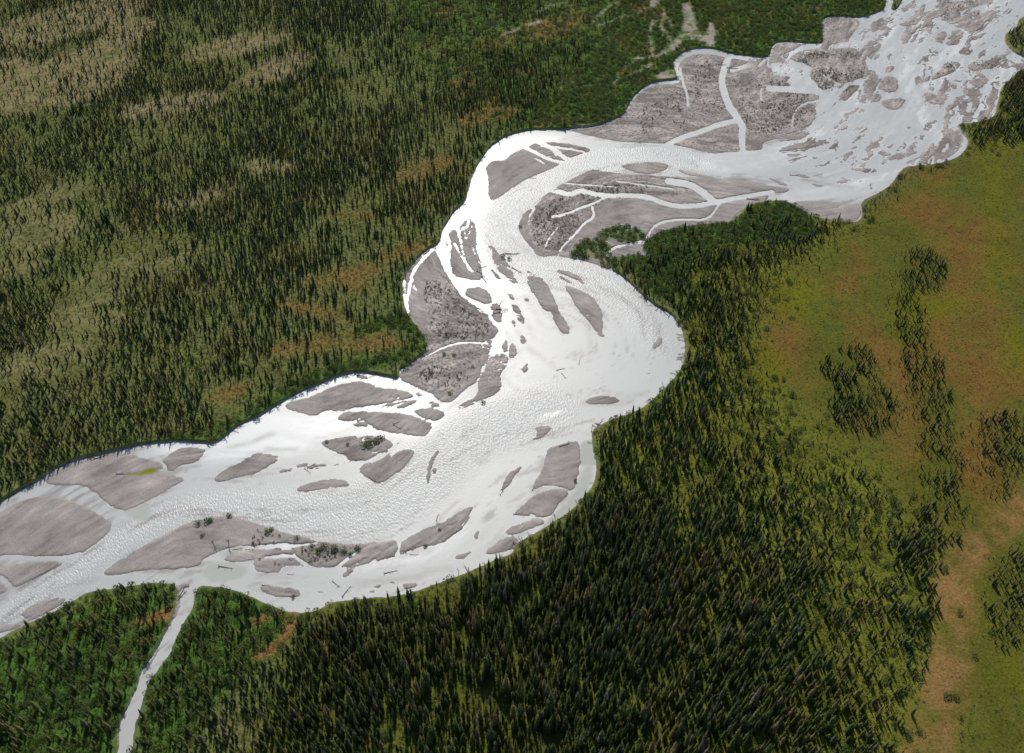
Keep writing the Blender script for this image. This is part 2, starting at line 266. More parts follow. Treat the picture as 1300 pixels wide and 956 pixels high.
stroke(MAINW, [(700,520),(600,545),(540,600),(470,655),(360,655),(250,640),(170,675),(90,725),(0,790),(-80,845)], [60,60,70,70,50,34,32,34,36,36])
MAINB = blur(MAINW, 9)

# ------------------------------------------------------------------ bed relief
FPb = blur(FP, 1)
edge = fbm(GX, GY, 9, 4, 11)
GRb = .6*blur(GR, 1, 1) + .4*blur(GR, 2)
streak = fbm(SS*0.16 + 0.25*edge, TT + 1.2*edge, 1.5, 3, 31, .6)            # flow-aligned streaks
streak2 = fbm(SS*0.10, TT + 2.5*edge, 6.0, 3, 41, .55)
fine = fbm(GX, GY, 2.2, 3, 51, .6)
streak3 = fbm(SS*0.22 + 3*fbm(GX, GY, 20, 2, 47), TT + 3.5*fbm(GX, GY, 16, 2, 49), 2.4, 4, 45, .65)
# how braided the surroundings are: the busy reaches get more noise-cut rivulets
BUSY = np.zeros((NY, NX), np.uint8)
poly(BUSY, [(1000,-60),(1400,-60),(1400,90),(1240,160),(1180,215),(1080,245),(980,200),(1020,150),(1010,110),(930,80)])
BUSYb = blur(BUSY, 20)
BUSYm = np.clip(BUSYb*1.6, 0, 1)
BUSY2 = np.zeros((NY, NX), np.uint8)
poly(BUSY2, [(560,240),(610,240),(700,350),(700,500),(640,520),(600,430),(560,380)]); poly(BUSY2, [(380,680),(640,640),(720,660),(640,720),(430,760),(300,740)]); poly(BUSY2, [(300,520),(500,500),(600,560),(400,620),(300,600)])
BUSYb = np.maximum(BUSYb, .85*blur(BUSY2, 15))
finest = fbm(GX, GY, 1.1, 2, 57, .6)
FLAT = np.zeros((NY, NX), np.uint8)           # scrubby, braided flats
for p in (A((350,655),(480,627),(620,532),(720,422),(870,402),(860,340),(980,242),(1130,270),(1300,292),(1300,770),(1180,790),(900,735),(700,715),(500,695)),
          P7((0,100),(440,300),(700,235),(900,300),(780,400),(1050,490),(1300,560),(1200,790),(900,930),(0,1000)), bars[2],
          D((150,130),(250,30),(500,-40),(900,-20),(1000,30),(840,100),(640,70),(520,80),(440,130),(450,200),(320,300),(320,385),(200,378),(110,300),(130,200)),
          Q7((295,525),(500,445),(940,450),(1050,690),(790,770),(640,700)), Q7((590,200),(740,145),(950,195),(870,380),(620,400)), Cc((930,420),(1000,510),(1180,660),(1240,740),(1150,920),(1050,1048),(900,1068),(740,1000),(860,860),(860,700)),
          V7((480,650),(600,640),(610,740),(520,870),(400,939),(380,880)), J((220,170),(420,120),(580,125),(440,210),(290,235)), R7((510,20),(880,10),(680,190),(560,200)), R7((445,700),(640,570),(740,650),(560,740))):
    poly(FLAT, p, 1)
FLATb = np.maximum(blur(FLAT, 4), .75*blur(BUSY, 10))
SMOOTHB = np.zeros((NY, NX), np.uint8)
for p in (F((-60,830),(0,790),(60,750),(150,715),(250,705),(350,730),(430,760),(500,800),(575,850),(500,935),(400,998),(250,1018),(-60,1018)), F((200,610),(430,520),(780,550),(930,625),(600,780),(420,655)), D((105,435),(240,560),(330,740),(290,760),(165,590)), I((505,270),(720,130),(900,60),(960,240),(570,280)), A((310,652),(590,582),(870,402),(880,272),(1130,270),(1300,292),(1300,760),(900,735),(500,695))): poly(SMOOTHB, p, 1)
FEA = np.clip(.85 - blur(SMOOTHB, 9), 0, 1)
GRw = blur(GR, 6)
feather = fbm(SS*.11 + .5*edge, TT + 1.1*edge, 1.35, 3, 191, .65)
GRb = GRb*(1-.30*FEA) + GRw*.30*FEA + .10*FEA*GR + .07*FEA
CHb = blur(CH, 1, 1)
g = GRb - .5 - .30*FEA*CHb + FEA*(.34*feather + .03) + .17*edge + .16*fine + .08*streak + .13*finest
web = np.abs(fbm(SS*.30 + 2.0*edge, TT + 2.5*edge, 13, 4, 141, .6))
BUSYm = BUSYm*np.clip(1.6 - 2.2*blur(1-FP, 22, 1), 0, 1)
isl = (web - .21)*1.6 + .35*fbm(GX, GY, 38, 2, 151) - .02 + .16*streak + .10*fine
g = np.where(BUSYm > .05, np.maximum(g, isl*BUSYm - .45*(1-BUSYm)), g)
riv = np.clip(1 - np.abs(fbm(SS*.22 + 1.5*edge, TT + 2*edge, 7, 3, 161))/.06, 0, 1)*np.clip(fbm(GX, GY, 22, 2, 171)*3 + .5, 0, 1)
riv2 = np.clip(1 - np.abs(fbm(SS*.16 + 1.1*edge, TT + 1.6*edge, 4.5, 3, 261))/.075, 0, 1)*np.clip(fbm(GX, GY, 15, 2, 271)*3 + .5, 0, 1)
g = g - riv*(.75*BUSYb + .42*FLATb)*np.clip(1.3-g, 0, 1) - .5*riv2*FEA*np.clip(1.1-BUSYb, 0, 1)*np.clip(1.3-g, 0, 1)
g = g + BUSYb*(.10*streak2 + .16*streak + .16*fine + .12*finest)
hb = np.where(g > 0, .24*g + .34*np.clip(g-.15, 0, .4) + .10*np.clip(g, 0, .3)*streak2/.3, g*1.3)
hb = hb + np.where(g > .12, .05*streak + .05*streak2 - .0, 0)
hb = np.clip(hb, -.9, .8)
# thin sheets of water in the low streaks of the wide gravel plains
land_t = np.clip(1 - FPb + .10*fine, 0, 1)
LR = np.clip((land_t-.35)/.35, 0, 1)
relief = 1.4*fbm(GX, GY, 70, 3, 61) + .25*fbm(GX, GY, 8, 3, 66)
ramp = np.clip(1 - blur(FP, 30, 1)*2, 0, 1)
HT = hb*(1-LR) + LR*(1.25 + np.clip(relief, -.6, 2.5)*ramp + .12*fine)
VB = blur(VEGBAR, 3)
HT = HT + .35*VB*(1-LR)
del land_t

# ------------------------------------------------------------------ land cover (what grows where)
def lin(c):
    c = np.asarray(c, float)/255.; return np.where(c <= .04045, c/12.92, ((c+.055)/1.055)**2.4)
def ellipse(cx, cy, rx, ry, rot=0, n=20):
    t = np.linspace(0, 2*math.pi, n+1)[:-1]; c, s = math.cos(R(rot)), math.sin(R(rot))
    return [(cx + rx*math.cos(a)*c - ry*math.sin(a)*s, cy + rx*math.cos(a)*s + ry*math.sin(a)*c) for a in t]
def soft(polys, r=10, strokes=()):
    m = np.zeros((NY, NX), np.uint8)
    for p in polys: poly(m, p, 1)
    for p, w in strokes: stroke(m, p, w, 1)
    return blur(m, r)
n_big = fbm(GX*.8 + GY*.25, GY*.7 - GX*.25, 26, 4, 71)
n_mid = fbm(GX, GY, 7, 4, 81)
n_col = fbm(GX, GY, 14, 4, 91)
right = soft([[(300,1100),(350,860),(400,780),(470,750),(560,740),(640,710),(760,640),(760,540),(880,470),(860,380),(760,320),(760,280),(1040,260),(1100,280),(1230,180),(1300,60),(1700,20),(1700,1100)]], 8)
tan_spots = soft([ellipse(80,30,110,22,-14), ellipse(95,100,85,34,-18), ellipse(160,45,45,16,-25), ellipse(215,135,70,14,-10), ellipse(20,110,40,40), ellipse(300,60,70,14,-12), ellipse(60,255,60,14,-18), ellipse(50,295,60,24,-10), ellipse(140,345,50,10,-22), ellipse(215,335,50,9,-24), ellipse(115,385,60,10,-22),
     ellipse(110,410,60,12,-5), ellipse(60,460,70,20,-15), ellipse(350,90,50,16,-20), ellipse(20,340,40,14,-10), ellipse(340,215,40,12), ellipse(250,255,60,8,-15)], 8)
grn_top = soft([[(480,-80),(1150,-80),(1130,20),(1060,90),(860,100),(760,165),(650,175),(600,150),(560,110),(500,50)]], 12)
shrub_top = soft([[(820,-80),(1150,-80),(1130,20),(1060,90),(900,80),(850,110),(760,165),(660,170),(700,120),(760,60)]], 10)
brn_left = soft([ellipse(440,352,60,10,-10), ellipse(400,398,50,8,15), ellipse(395,440,60,10,-8), ellipse(470,440,50,7,0), ellipse(540,215,40,14,-20), ellipse(620,150,40,10,-10), ellipse(700,40,40,14,-10), ellipse(290,500,30,9,-20), ellipse(460,430,40,7), ellipse(240,555,30,7), ellipse(520,320,40,8,-15),ellipse(455,365,20,10), ellipse(450,275,30,6)], 5)
edge_shrub = soft([], 5, [([(60,625),(130,590),(220,560),(280,555),(340,515),(420,470),(500,460),(545,440),(530,400),(500,410)], 16), ([(460,425),(500,405),(540,430)], 14)])
bush_r = soft([[(790,330),(730,300),(780,280),(860,285),(940,280),(960,262),(1000,255),(1045,285),(1030,310),(960,305),(900,320),(860,350),(850,385),(820,375)]], 6)
lowleft = soft([[(-60,840),(60,800),(130,760),(220,740),(228,760),(190,880),(140,1010),(-60,1010)], [(245,745),(330,755),(385,780),(370,820),(300,860),(200,1000),(180,1000),(190,860),(235,780)]], 6)
meadow = soft([[(1090,290),(1150,215),(1240,180),(1700,170),(1700,1100),(1180,1100),(1185,900),(1200,760),(1180,690),(1140,640),(1110,600),(1040,560),(1000,520),(960,480),(960,410),(1000,350),(1040,310)]], 22)
orange = soft([ellipse(1080,370,18,50,10), ellipse(1110,440,20,30), ellipse(1140,520,22,70,-8), ellipse(1240,310,50,34), ellipse(1230,420,60,70), ellipse(1260,490,40,50), ellipse(990,430,24,40), ellipse(1180,270,50,22,-10), ellipse(1150,220,60,12,-8), ellipse(1240,585,35,45), ellipse(1275,470,50,40)], 16)
trail = soft([], 6, [([(1400,560),(1300,645),(1245,690),(1205,735),(1215,790),(1205,850),(1170,960),(1160,1050)], [40,34,34,50,44,52,60,60])])
yel = soft([ellipse(1265,330,14,60,5), ellipse(1255,190,14,24,0), ellipse(1290,440,20,40), ellipse(1260,240,14,40), ellipse(1200,390,40,14,-10), ellipse(1150,400,20,40), ellipse(1230,760,12,40), ellipse(1290,860,40,16), ellipse(1010,380,30,30), ellipse(975,470,16,30)], 12)
wash = soft([A((890,30),(920,20),(950,80),(965,150),(1005,200),(985,225),(960,205),(900,200),(870,240),(800,290),(770,280),(830,230),(860,195),(890,150),(900,100)), A((1010,235),(1000,190),(1020,120),(1040,110),(1055,180),(1045,240)), A((750,400),(770,375),(850,350),(860,398),(800,398)), A((320,655),(350,640),(430,632),(470,650),(500,690),(430,680)), A((720,20),(780,0),(740,60),(725,60))], 3,
     [(A((740,110),(725,200),(745,280)), 3), (A((770,90),(795,160),(830,200)), 3), (A((640,380),(700,355),(760,320)), 2), (A((650,300),(740,290),(800,280)), 2), (A((0,200),(20,180),(60,160),(180,120)), 2.2), (A((150,85),(200,50),(300,20)), 2.2), (A((560,440),(570,380),(620,330),(700,300)), 1.6), (A((440,120),(520,40),(600,0)), 1.6), (A((470,140),(540,110),(640,80),(720,50)), 1.4), (A((790,60),(840,150)), 3), (B((250,80),(290,25)), 2)])
gully = soft([J((0,690),(60,700),(120,660),(185,590),(215,540),(225,475),(175,468),(180,520),(140,600),(80,650),(0,670)), I((630,530),(760,480),(850,445),(880,455),(860,500),(760,510),(680,535)), J((0,500),(60,480),(120,470),(60,510),(0,530))], 3)
sand_r = soft([B((1200,175),(1210,240),(1260,285),(1300,300),(1340,310),(1330,340),(1270,335),(1230,290),(1190,240))], 2)

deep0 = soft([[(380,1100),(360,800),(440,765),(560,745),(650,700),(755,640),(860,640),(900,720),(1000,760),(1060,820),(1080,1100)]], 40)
C_left = lin((102,106,60)); C_tan = lin((140,122,94)); C_green = lin((78,98,42)); C_shrub = lin((74,100,40)); C_brown = lin((116,98,54)); C_dark = lin((104,108,40))
C_olive = lin((86,88,32)); C_orange = lin((116,84,44)); C_yel = lin((96,97,20)); C_wash = lin((146,138,126)); C_trail = lin((132,100,62))
colr = np.empty((NY, NX, 3), np.float32); colr[:] = C_left
def mixc(m, c):
    m = np.clip(m, 0, 1)[..., None]; colr[:] = colr*(1-m) + np.asarray(c, np.float32)*m
tanw = tan_spots*np.where(project(GX, GY, 0)[1] < 200, 1, .6)
mixc(.8*np.clip(tanw*.75 + .22*n_big + .9*n_mid*tanw + .8*fine*tanw, 0, 1)*(1-grn_top), C_tan)
mixc(.5*np.clip(n_mid*1.6, 0, 1), C_green)
mixc(grn_top, C_green); mixc(shrub_top, C_shrub); mixc(grn_top*.7*np.clip(n_col*2.2, 0, 1), C_brown)
mixc(brn_left*(.9+1.0*n_mid), C_brown); mixc(edge_shrub*.9, C_shrub)
mixc(right, C_dark); mixc(right*np.clip(n_col*1.5, 0, .6), C_olive)
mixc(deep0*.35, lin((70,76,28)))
mixc(bush_r, C_shrub); mixc(lowleft, C_shrub)
mixc(meadow, C_olive); mixc(meadow*np.clip(orange*.95 + n_col*.8 + .04, 0, 1)*.8, C_orange); mixc(np.clip(yel*1.1 + n_col*.3*meadow, 0, 1)*.8*right, C_yel)
mixc(np.clip(trail*(.8+1.2*n_mid), 0, .9), C_trail); mixc(np.clip(wash*1.4*(.7+1.5*n_mid+.9*fine), 0, 1), C_wash); mixc(np.clip(gully*1.4, 0, 1), C_trail)
ALG = soft([F((620,590),(690,595),(740,570),(790,572),(785,588),(720,602),(640,606))], 1)
mixc(np.clip(ALG*1.5, 0, 1), lin((120,122,20)))
mixc(meadow*.55*np.clip(n_mid*3-.5, 0, 1), lin((66,76,30)))
colr *= (1 + .22*n_mid + .10*finest*meadow + .12*fine)[..., None]
# spruce density 0..1 and tree height factor
dens = .54 + .60*np.clip(n_big*1.2, -.6, .6) + .5*n_mid
dens = dens*(1 - .55*np.clip(tan_spots*1.2 + .5*n_mid*(tan_spots > .02), 0, 1))
dens = dens*(1-grn_top) + grn_top*(1-shrub_top)*np.clip(.5 + n_big*1.6, .12, .9)
dens = dens*(1 - .96*shrub_top)*(1 - .9*np.clip(brn_left*1.4, 0, 1))
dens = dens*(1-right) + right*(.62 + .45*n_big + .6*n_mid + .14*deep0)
stand = soft([ellipse(1170,345,26,26), [(1140,370),(1162,375),(1172,430),(1195,470),(1205,540),(1215,600),(1220,660),(1235,700),(1190,720),(1165,650),(1165,560),(1155,500),(1135,430)], ellipse(1075,470,34,30), ellipse(1092,520,36,34), ellipse(1275,560,38,34), ellipse(1265,600,20,40), ellipse(1310,120,60,66), ellipse(1275,780,26,50), ellipse(1290,740,40,40), ellipse(1160,740,34,60)], 7)
fade = soft([[(940,330),(1010,330),(1040,300),(1090,560),(1150,650),(1190,740),(1180,1000),(1060,1000),(1080,800),(1000,640),(930,560),(935,440)]], 26)
stand = np.clip(stand*(.95 + 1.5*n_mid + .5*n_big) - .08 + .5*blur(stand, 18)*np.clip(.6+n_mid*2, 0, 1.2), 0, .8)
dens = dens*(1 - np.clip(1.12*meadow - .05, 0, 1)*(1-stand)) + stand*.8*meadow
dens = dens*(1 - .25*fade*(1-stand))
dens = dens*(1 - .75*bush_r)*(1 - .45*lowleft)*(1-np.clip(trail*1.5, 0, 1))*(1-np.clip(wash*2, 0, 1))*(1-np.clip(gully*2, 0, 1))*(1-.5*edge_shrub)
tall = np.full((NY, NX), 6.1, np.float32)
tall = tall*(1 - .18*np.clip(tan_spots, 0, 1)) + right*5.2
deep = soft([[(380,1100),(360,800),(440,765),(560,745),(650,700),(755,640),(860,640),(900,720),(1000,760),(1060,820),(1080,1100)]], 40)
tall = tall + .3*deep - 6.0*fade*right*(1-stand) - 3.4*right*(1-deep)*(1-fade) - 3.6*meadow - 3.2*meadow*np.clip(1-1.6*stand, 0, 1)
tall = tall - 1.2*grn_top + .8*lowleft
FPd = blur(FP, 2)

# ------------------------------------------------------------------ materials
class NT:
    def __init__(s, name):
        m = bpy.data.materials.new(name); m.use_nodes = True; s.m = m; s.t = m.node_tree; s.t.nodes.clear()
        s.out = s.n('ShaderNodeOutputMaterial')
    def n(s, kind, **kw):
        nd = s.t.nodes.new(kind)
        for k, v in kw.items():
            if hasattr(nd, k) and k not in nd.inputs: setattr(nd, k, v)
            else: nd.inputs[k].default_value = v
        return nd
    def l(s, a, b): s.t.links.new(a, b)
def ramp_node(nt, src, stops):
    r = nt.n('ShaderNodeValToRGB'); e = r.color_ramp.elements
    while len(e) < len(stops): e.new(.5)
    for el, (p, c) in zip(e, stops):
        el.position = p; el.color = (c if hasattr(c, '__len__') else (c, c, c))[:3] + (1,) if hasattr(c, '__len__') else (c, c, c, 1)
    nt.l(src, r.inputs[0]); return r.outputs[0]
def mulc(nt, a, b, f=1.0):
    m = nt.n('ShaderNodeMix', data_type='RGBA', blend_type='MULTIPLY'); m.inputs[0].default_value = f
    nt.l(a, m.inputs[6]); nt.l(b, m.inputs[7]); return m.outputs[2]

def mat_ground():
    nt = NT('ground_cover'); b = nt.n('ShaderNodeBsdfPrincipled', Roughness=.95); b.inputs['Specular IOR Level'].default_value = .08
    at = nt.n('ShaderNodeAttribute', attribute_name='cover')
    geo = nt.n('ShaderNodeNewGeometry')
    n1 = nt.n('ShaderNodeTexNoise', Scale=1.1, Detail=6, Roughness=.7); nt.l(geo.outputs['Position'], n1.inputs['Vector'])
    v = ramp_node(nt, n1.outputs['Fac'], [(.3, .55), (.7, 1.45)])
    c = mulc(nt, at.outputs['Color'], v)
    nt.l(c, b.inputs['Base Color'])
    bp = nt.n('ShaderNodeBump', Strength=.9, Distance=.5); nt.l(n1.outputs['Fac'], bp.inputs['Height']); nt.l(bp.outputs[0], b.inputs['Normal'])
    nt.l(b.outputs[0], nt.out.inputs[0]); return nt.m
def mat_bed():
    """gravel, silt and banks: wet near the water line, paler where it stands dry; streaks of sorted silt along the flow"""
    nt = NT('gravel_and_silt'); b = nt.n('ShaderNodeBsdfPrincipled', Roughness=.85)
    at = nt.n('ShaderNodeAttribute', attribute_name='cover')
    st = nt.n('ShaderNodeAttribute', attribute_name='sorting')
    sp = nt.n('ShaderNodeSeparateColor'); nt.l(st.outputs['Color'], sp.inputs[0])
    geo = nt.n('ShaderNodeNewGeometry'); xyz = nt.n('ShaderNodeSeparateXYZ'); nt.l(geo.outputs['Position'], xyz.inputs[0])
    n1 = nt.n('ShaderNodeTexNoise', Scale=2.3, Detail=6, Roughness=.75); nt.l(geo.outputs['Position'], n1.inputs['Vector'])
    n2 = nt.n('ShaderNodeTexNoise', Scale=.35, Detail=4, Roughness=.6); nt.l(geo.outputs['Position'], n2.inputs['Vector'])
    hz = nt.n('ShaderNodeMath', operation='MULTIPLY_ADD'); nt.l(n2.outputs['Fac'], hz.inputs[0]); hz.inputs[1].default_value = .22; hz.inputs[2].default_value = -.11
    h2 = nt.n('ShaderNodeMath', operation='ADD'); nt.l(hz.outputs[0], h2.inputs[0]); nt.l(xyz.outputs['Z'], h2.inputs[1])
    hr = nt.n('ShaderNodeMapRange'); nt.l(h2.outputs[0], hr.inputs[0]); hr.inputs[1].default_value = 0; hr.inputs[2].default_value = .45
    base = ramp_node(nt, hr.outputs[0], [(0, (.25,.224,.212)), (.12, (.24,.214,.202)), (.4, (.272,.243,.229)), (.75, (.30,.27,.252)), (1, (.345,.31,.285))])
    stc = ramp_node(nt, sp.outputs[0], [(.22, (.62,.60,.58)), (.46, (.95,.95,.95)), (.62, (1.06,1.06,1.06)), (.85, (1.5,1.47,1.42))])
    c = mulc(nt, base, stc)
    fv = ramp_node(nt, n1.outputs['Fac'], [(.3, .72), (.5, 1.0), (.72, 1.25)])
    c = mulc(nt, c, fv)
    n3 = nt.n('ShaderNodeTexNoise', Scale=.75, Detail=6, Roughness=.72); nt.l(geo.outputs['Position'], n3.inputs['Vector'])
    mo = ramp_node(nt, n3.outputs['Fac'], [(.50, 0), (.60, 1)]); mm = nt.n('ShaderNodeMath', operation='MULTIPLY'); nt.l(mo, mm.inputs[0]); nt.l(sp.outputs[2], mm.inputs[1])
    mq = nt.n('ShaderNodeMath', operation='MULTIPLY'); nt.l(mm.outputs[0], mq.inputs[0]); mq.inputs[1].default_value = .9
    ms = nt.n('ShaderNodeMix', data_type='RGBA'); nt.l(mq.outputs[0], ms.inputs[0]); nt.l(c, ms.inputs[6]); ms.inputs[7].default_value = (.10, .09, .07, 1); c = ms.outputs[2]
    mx = nt.n('ShaderNodeMix', data_type='RGBA'); nt.l(sp.outputs[1], mx.inputs[0]); nt.l(c, mx.inputs[6]); nt.l(at.outputs['Color'], mx.inputs[7])
    nt.l(mx.outputs[2], b.inputs['Base Color'])
    rr = nt.n('ShaderNodeMapRange'); nt.l(h2.outputs[0], rr.inputs[0]); rr.inputs[1].default_value = 0; rr.inputs[2].default_value = .25; rr.inputs[3].default_value = .55; rr.inputs[4].default_value = .95
    nt.l(rr.outputs[0], b.inputs['Roughness'])
    b.inputs['Specular IOR Level'].default_value = .3
    bp = nt.n('ShaderNodeBump', Strength=.7, Distance=.12); nt.l(n1.outputs['Fac'], bp.inputs['Height']); nt.l(bp.outputs[0], b.inputs['Normal'])
    nt.l(b.outputs[0], nt.out.inputs[0]); return nt.m
def mat_water():
    nt = NT('glacial_water'); b = nt.n('ShaderNodeBsdfPrincipled', Roughness=.4, IOR=1.33)
    fl = nt.n('ShaderNodeAttribute', attribute_name='flow')          # s, t along and across the river, wave strength
    sp = nt.n('ShaderNodeSeparateXYZ'); nt.l(fl.outputs['Vector'], sp.inputs[0])
    kd = nt.n('ShaderNodeAttribute', attribute_name='surface')       # r calm slick, g painted sun glare and pale shallows
    ks = nt.n('ShaderNodeSeparateColor'); nt.l(kd.outputs['Color'], ks.inputs[0])
    cmb = nt.n('ShaderNodeCombineXYZ'); 
    sx = nt.n('ShaderNodeMath', operation='MULTIPLY'); nt.l(sp.outputs[0], sx.inputs[0]); sx.inputs[1].default_value = 1.5
    sy = nt.n('ShaderNodeMath', operation='MULTIPLY'); nt.l(sp.outputs[1], sy.inputs[0]); sy.inputs[1].default_value = .8
    nt.l(sx.outputs[0], cmb.inputs[0]); nt.l(sy.outputs[0], cmb.inputs[1])
    w1 = nt.n('ShaderNodeTexNoise', Scale=1.0, Detail=2, Roughness=.5); nt.l(cmb.outputs[0], w1.inputs['Vector'])
    geo = nt.n('ShaderNodeNewGeometry')
    w2 = nt.n('ShaderNodeTexNoise', Scale=1.6, Detail=3, Roughness=.6); nt.l(geo.outputs['Position'], w2.inputs['Vector'])
    m1 = nt.n('ShaderNodeMath', operation='MULTIPLY'); nt.l(w1.outputs['Fac'], m1.inputs[0]); nt.l(sp.outputs[2], m1.inputs[1])
    m2 = nt.n('ShaderNodeMath', operation='MULTIPLY_ADD'); nt.l(w2.outputs['Fac'], m2.inputs[0]); m2.inputs[1].default_value = .12; nt.l(m1.outputs[0], m2.inputs[2])
    bp = nt.n('ShaderNodeBump', Strength=1.0, Distance=.21); nt.l(m2.outputs[0], bp.inputs['Height'])
    nt.l(bp.outputs[0], b.inputs['Normal'])
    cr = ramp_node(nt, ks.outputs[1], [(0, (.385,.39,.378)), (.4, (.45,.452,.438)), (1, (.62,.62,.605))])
    sh = nt.n('ShaderNodeMix', data_type='RGBA'); shf = nt.n('ShaderNodeMath', operation='MULTIPLY'); nt.l(ks.outputs[2], shf.inputs[0]); shf.inputs[1].default_value = .85
    nt.l(shf.outputs[0], sh.inputs[0]); nt.l(cr, sh.inputs[6]); sh.inputs[7].default_value = (.23, .212, .20, 1)
    cm = nt.n('ShaderNodeMix', data_type='RGBA'); nt.l(ks.outputs[0], cm.inputs[0]); nt.l(sh.outputs[2], cm.inputs[6]); cm.inputs[7].default_value = (.40, .405, .365, 1)
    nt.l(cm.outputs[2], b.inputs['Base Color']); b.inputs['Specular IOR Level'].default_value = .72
    rg = nt.n('ShaderNodeMapRange'); nt.l(ks.outputs[0], rg.inputs[0]); rg.inputs[3].default_value = .40; rg.inputs[4].default_value = .13
    nt.l(rg.outputs[0], b.inputs['Roughness'])
    nt.l(b.outputs[0], nt.out.inputs[0]); return nt.m
def mat_foliage(name, cols, rough=.75, trans=.3, tint_attr=None, bump=True):
    """cols: list of linear colours picked by each plant's own random value"""
    nt = NT(name); b = nt.n('ShaderNodeBsdfPrincipled', Roughness=rough); b.inputs['Specular IOR Level'].default_value = .25
    oi = nt.n('ShaderNodeObjectInfo')
    c = ramp_node(nt, oi.outputs['Random'], [(i/(len(cols)-1), tuple(q)) for i, q in enumerate(cols)])
    if tint_attr:
        ta = nt.n('ShaderNodeAttribute', attribute_name=tint_attr, attribute_type='INSTANCER')
        v = ramp_node(nt, oi.outputs['Random'], [(0, .7), (1, 1.3)])
        c = mulc(nt, ta.outputs['Color'], v)
    geo = nt.n('ShaderNodeNewGeometry')
    n1 = nt.n('ShaderNodeTexNoise', Scale=2.2, Detail=3); nt.l(geo.outputs['Position'], n1.inputs['Vector'])
    c = mulc(nt, c, ramp_node(nt, n1.outputs['Fac'], [(.3, .6), (.7, 1.4)]))
    n4 = nt.n('ShaderNodeTexNoise', Scale=.045, Detail=5, Roughness=.65); nt.l(geo.outputs['Position'], n4.inputs['Vector'])
    c = mulc(nt, c, ramp_node(nt, n4.outputs['Fac'], [(.36, (.78,.92,.9)), (.5, (1,1,1)), (.64, (1.45,1.2,1.05))]))
    nt.l(c, b.inputs['Base Color'])
    tr = nt.n('ShaderNodeBsdfTranslucent'); nt.l(c, tr.inputs[0])
    ms = nt.n('ShaderNodeMixShader'); ms.inputs[0].default_value = trans; nt.l(b.outputs[0], ms.inputs[1]); nt.l(tr.outputs[0], ms.inputs[2])
    nt.l(ms.outputs[0], nt.out.inputs[0]); return nt.m
def mat_wood(name, c1, c2):
    nt = NT(name); b = nt.n('ShaderNodeBsdfPrincipled', Roughness=.85)
    oi = nt.n('ShaderNodeTexCoord'); n1 = nt.n('ShaderNodeTexNoise', Scale=3, Detail=5); nt.l(oi.outputs['Object'], n1.inputs['Vector'])
    nt.l(ramp_node(nt, n1.outputs['Fac'], [(.3, c1), (.7, c2)]), b.inputs['Base Color']); nt.l(b.outputs[0], nt.out.inputs[0]); return nt.m
M_ground = mat_ground(); M_bed = mat_bed(); M_water = mat_water()
M_spruce = mat_foliage('spruce_needles', [(.058,.086,.030), (.083,.114,.034), (.135,.16,.040), (.070,.098,.042), (.165,.18,.05), (.18,.15,.11), (.098,.122,.05), (.22,.21,.08)], trans=.40)
M_leaf = mat_foliage('willow_leaves', [(.092,.135,.034), (.075,.118,.030), (.13,.165,.038), (.07,.11,.030), (.155,.17,.042)], trans=.35)
M_under = mat_foliage('low_shrubs', [(.1,.1,.1), (.1,.1,.1)], trans=.2, tint_attr='tint')
M_bark = mat_wood('bark', (.09,.07,.055), (.16,.13,.11))
M_drift = mat_wood('weathered_wood', (.06,.05,.045), (.16,.14,.12))

# ------------------------------------------------------------------ terrain meshes
def sample(a, x, y):
    fx = np.clip((x-X0)/STEP, 0, NX-1.001); fy = np.clip((y-Y0)/STEP, 0, NY-1.001)
    i = fx.astype(int); j = fy.astype(int); u = fx-i; v = fy-j
    if a.ndim == 3: u = u[..., None]; v = v[..., None]
    return (a[j, i]*(1-u)+a[j, i+1]*u)*(1-v) + (a[j+1, i]*(1-u)+a[j+1, i+1]*u)*v
def grid_mesh(name, xs, ys, zfun, keep, mat, colour_attrs=(), vec_attrs=()):
    nx, ny = len(xs), len(ys)
    XX, YY = np.meshgrid(xs, ys)
    k = keep(.25*(XX[:-1,:-1]+XX[1:,:-1]+XX[:-1,1:]+XX[1:,1:]), .25*(YY[:-1,:-1]+YY[1:,:-1]+YY[:-1,1:]+YY[1:,1:]))
    jj, ii = np.nonzero(k)
    a = jj*nx+ii
    q = np.stack([a, a+1, a+1+nx, a+nx], 1)
    used = np.unique(q); remap = np.full(nx*ny, -1, np.int64); remap[used] = np.arange(len(used)); q = remap[q]
    x = XX.ravel()[used]; y = YY.ravel()[used]; z = zfun(x, y)
    me = bpy.data.meshes.new(name); me.vertices.add(len(x)); me.loops.add(q.size); me.polygons.add(len(q))
    me.vertices.foreach_set('co', np.stack([x, y, z], 1).astype(np.float32).ravel())
    me.loops.foreach_set('vertex_index', q.astype(np.int32).ravel())
    me.polygons.foreach_set('loop_start', (np.arange(len(q))*4).astype(np.int32))
    me.update(calc_edges=True); me.shade_smooth()
    for nm, fn in colour_attrs:
        at = me.attributes.new(nm, 'FLOAT_COLOR', 'POINT'); c = fn(x, y); at.data.foreach_set('color', np.concatenate([c, np.ones((len(x), 1))], 1).astype(np.float32).ravel())
    for nm, fn in vec_attrs:
        at = me.attributes.new(nm, 'FLOAT_VECTOR', 'POINT'); at.data.foreach_set('vector', fn(x, y).astype(np.float32).ravel())
    me.materials.append(mat)
    o = bpy.data.objects.new(name, me); col.objects.link(o); o['kind'] = 'structure'; return o
def in_view(x, y, m=18):
    lim = (y*cD + CAMH*sD)*(PW/2)/FPX + m
    return np.abs(x) < lim
FPw = blur(FP, 6, 1)
cov = lambda x, y: sample(colr, x, y)
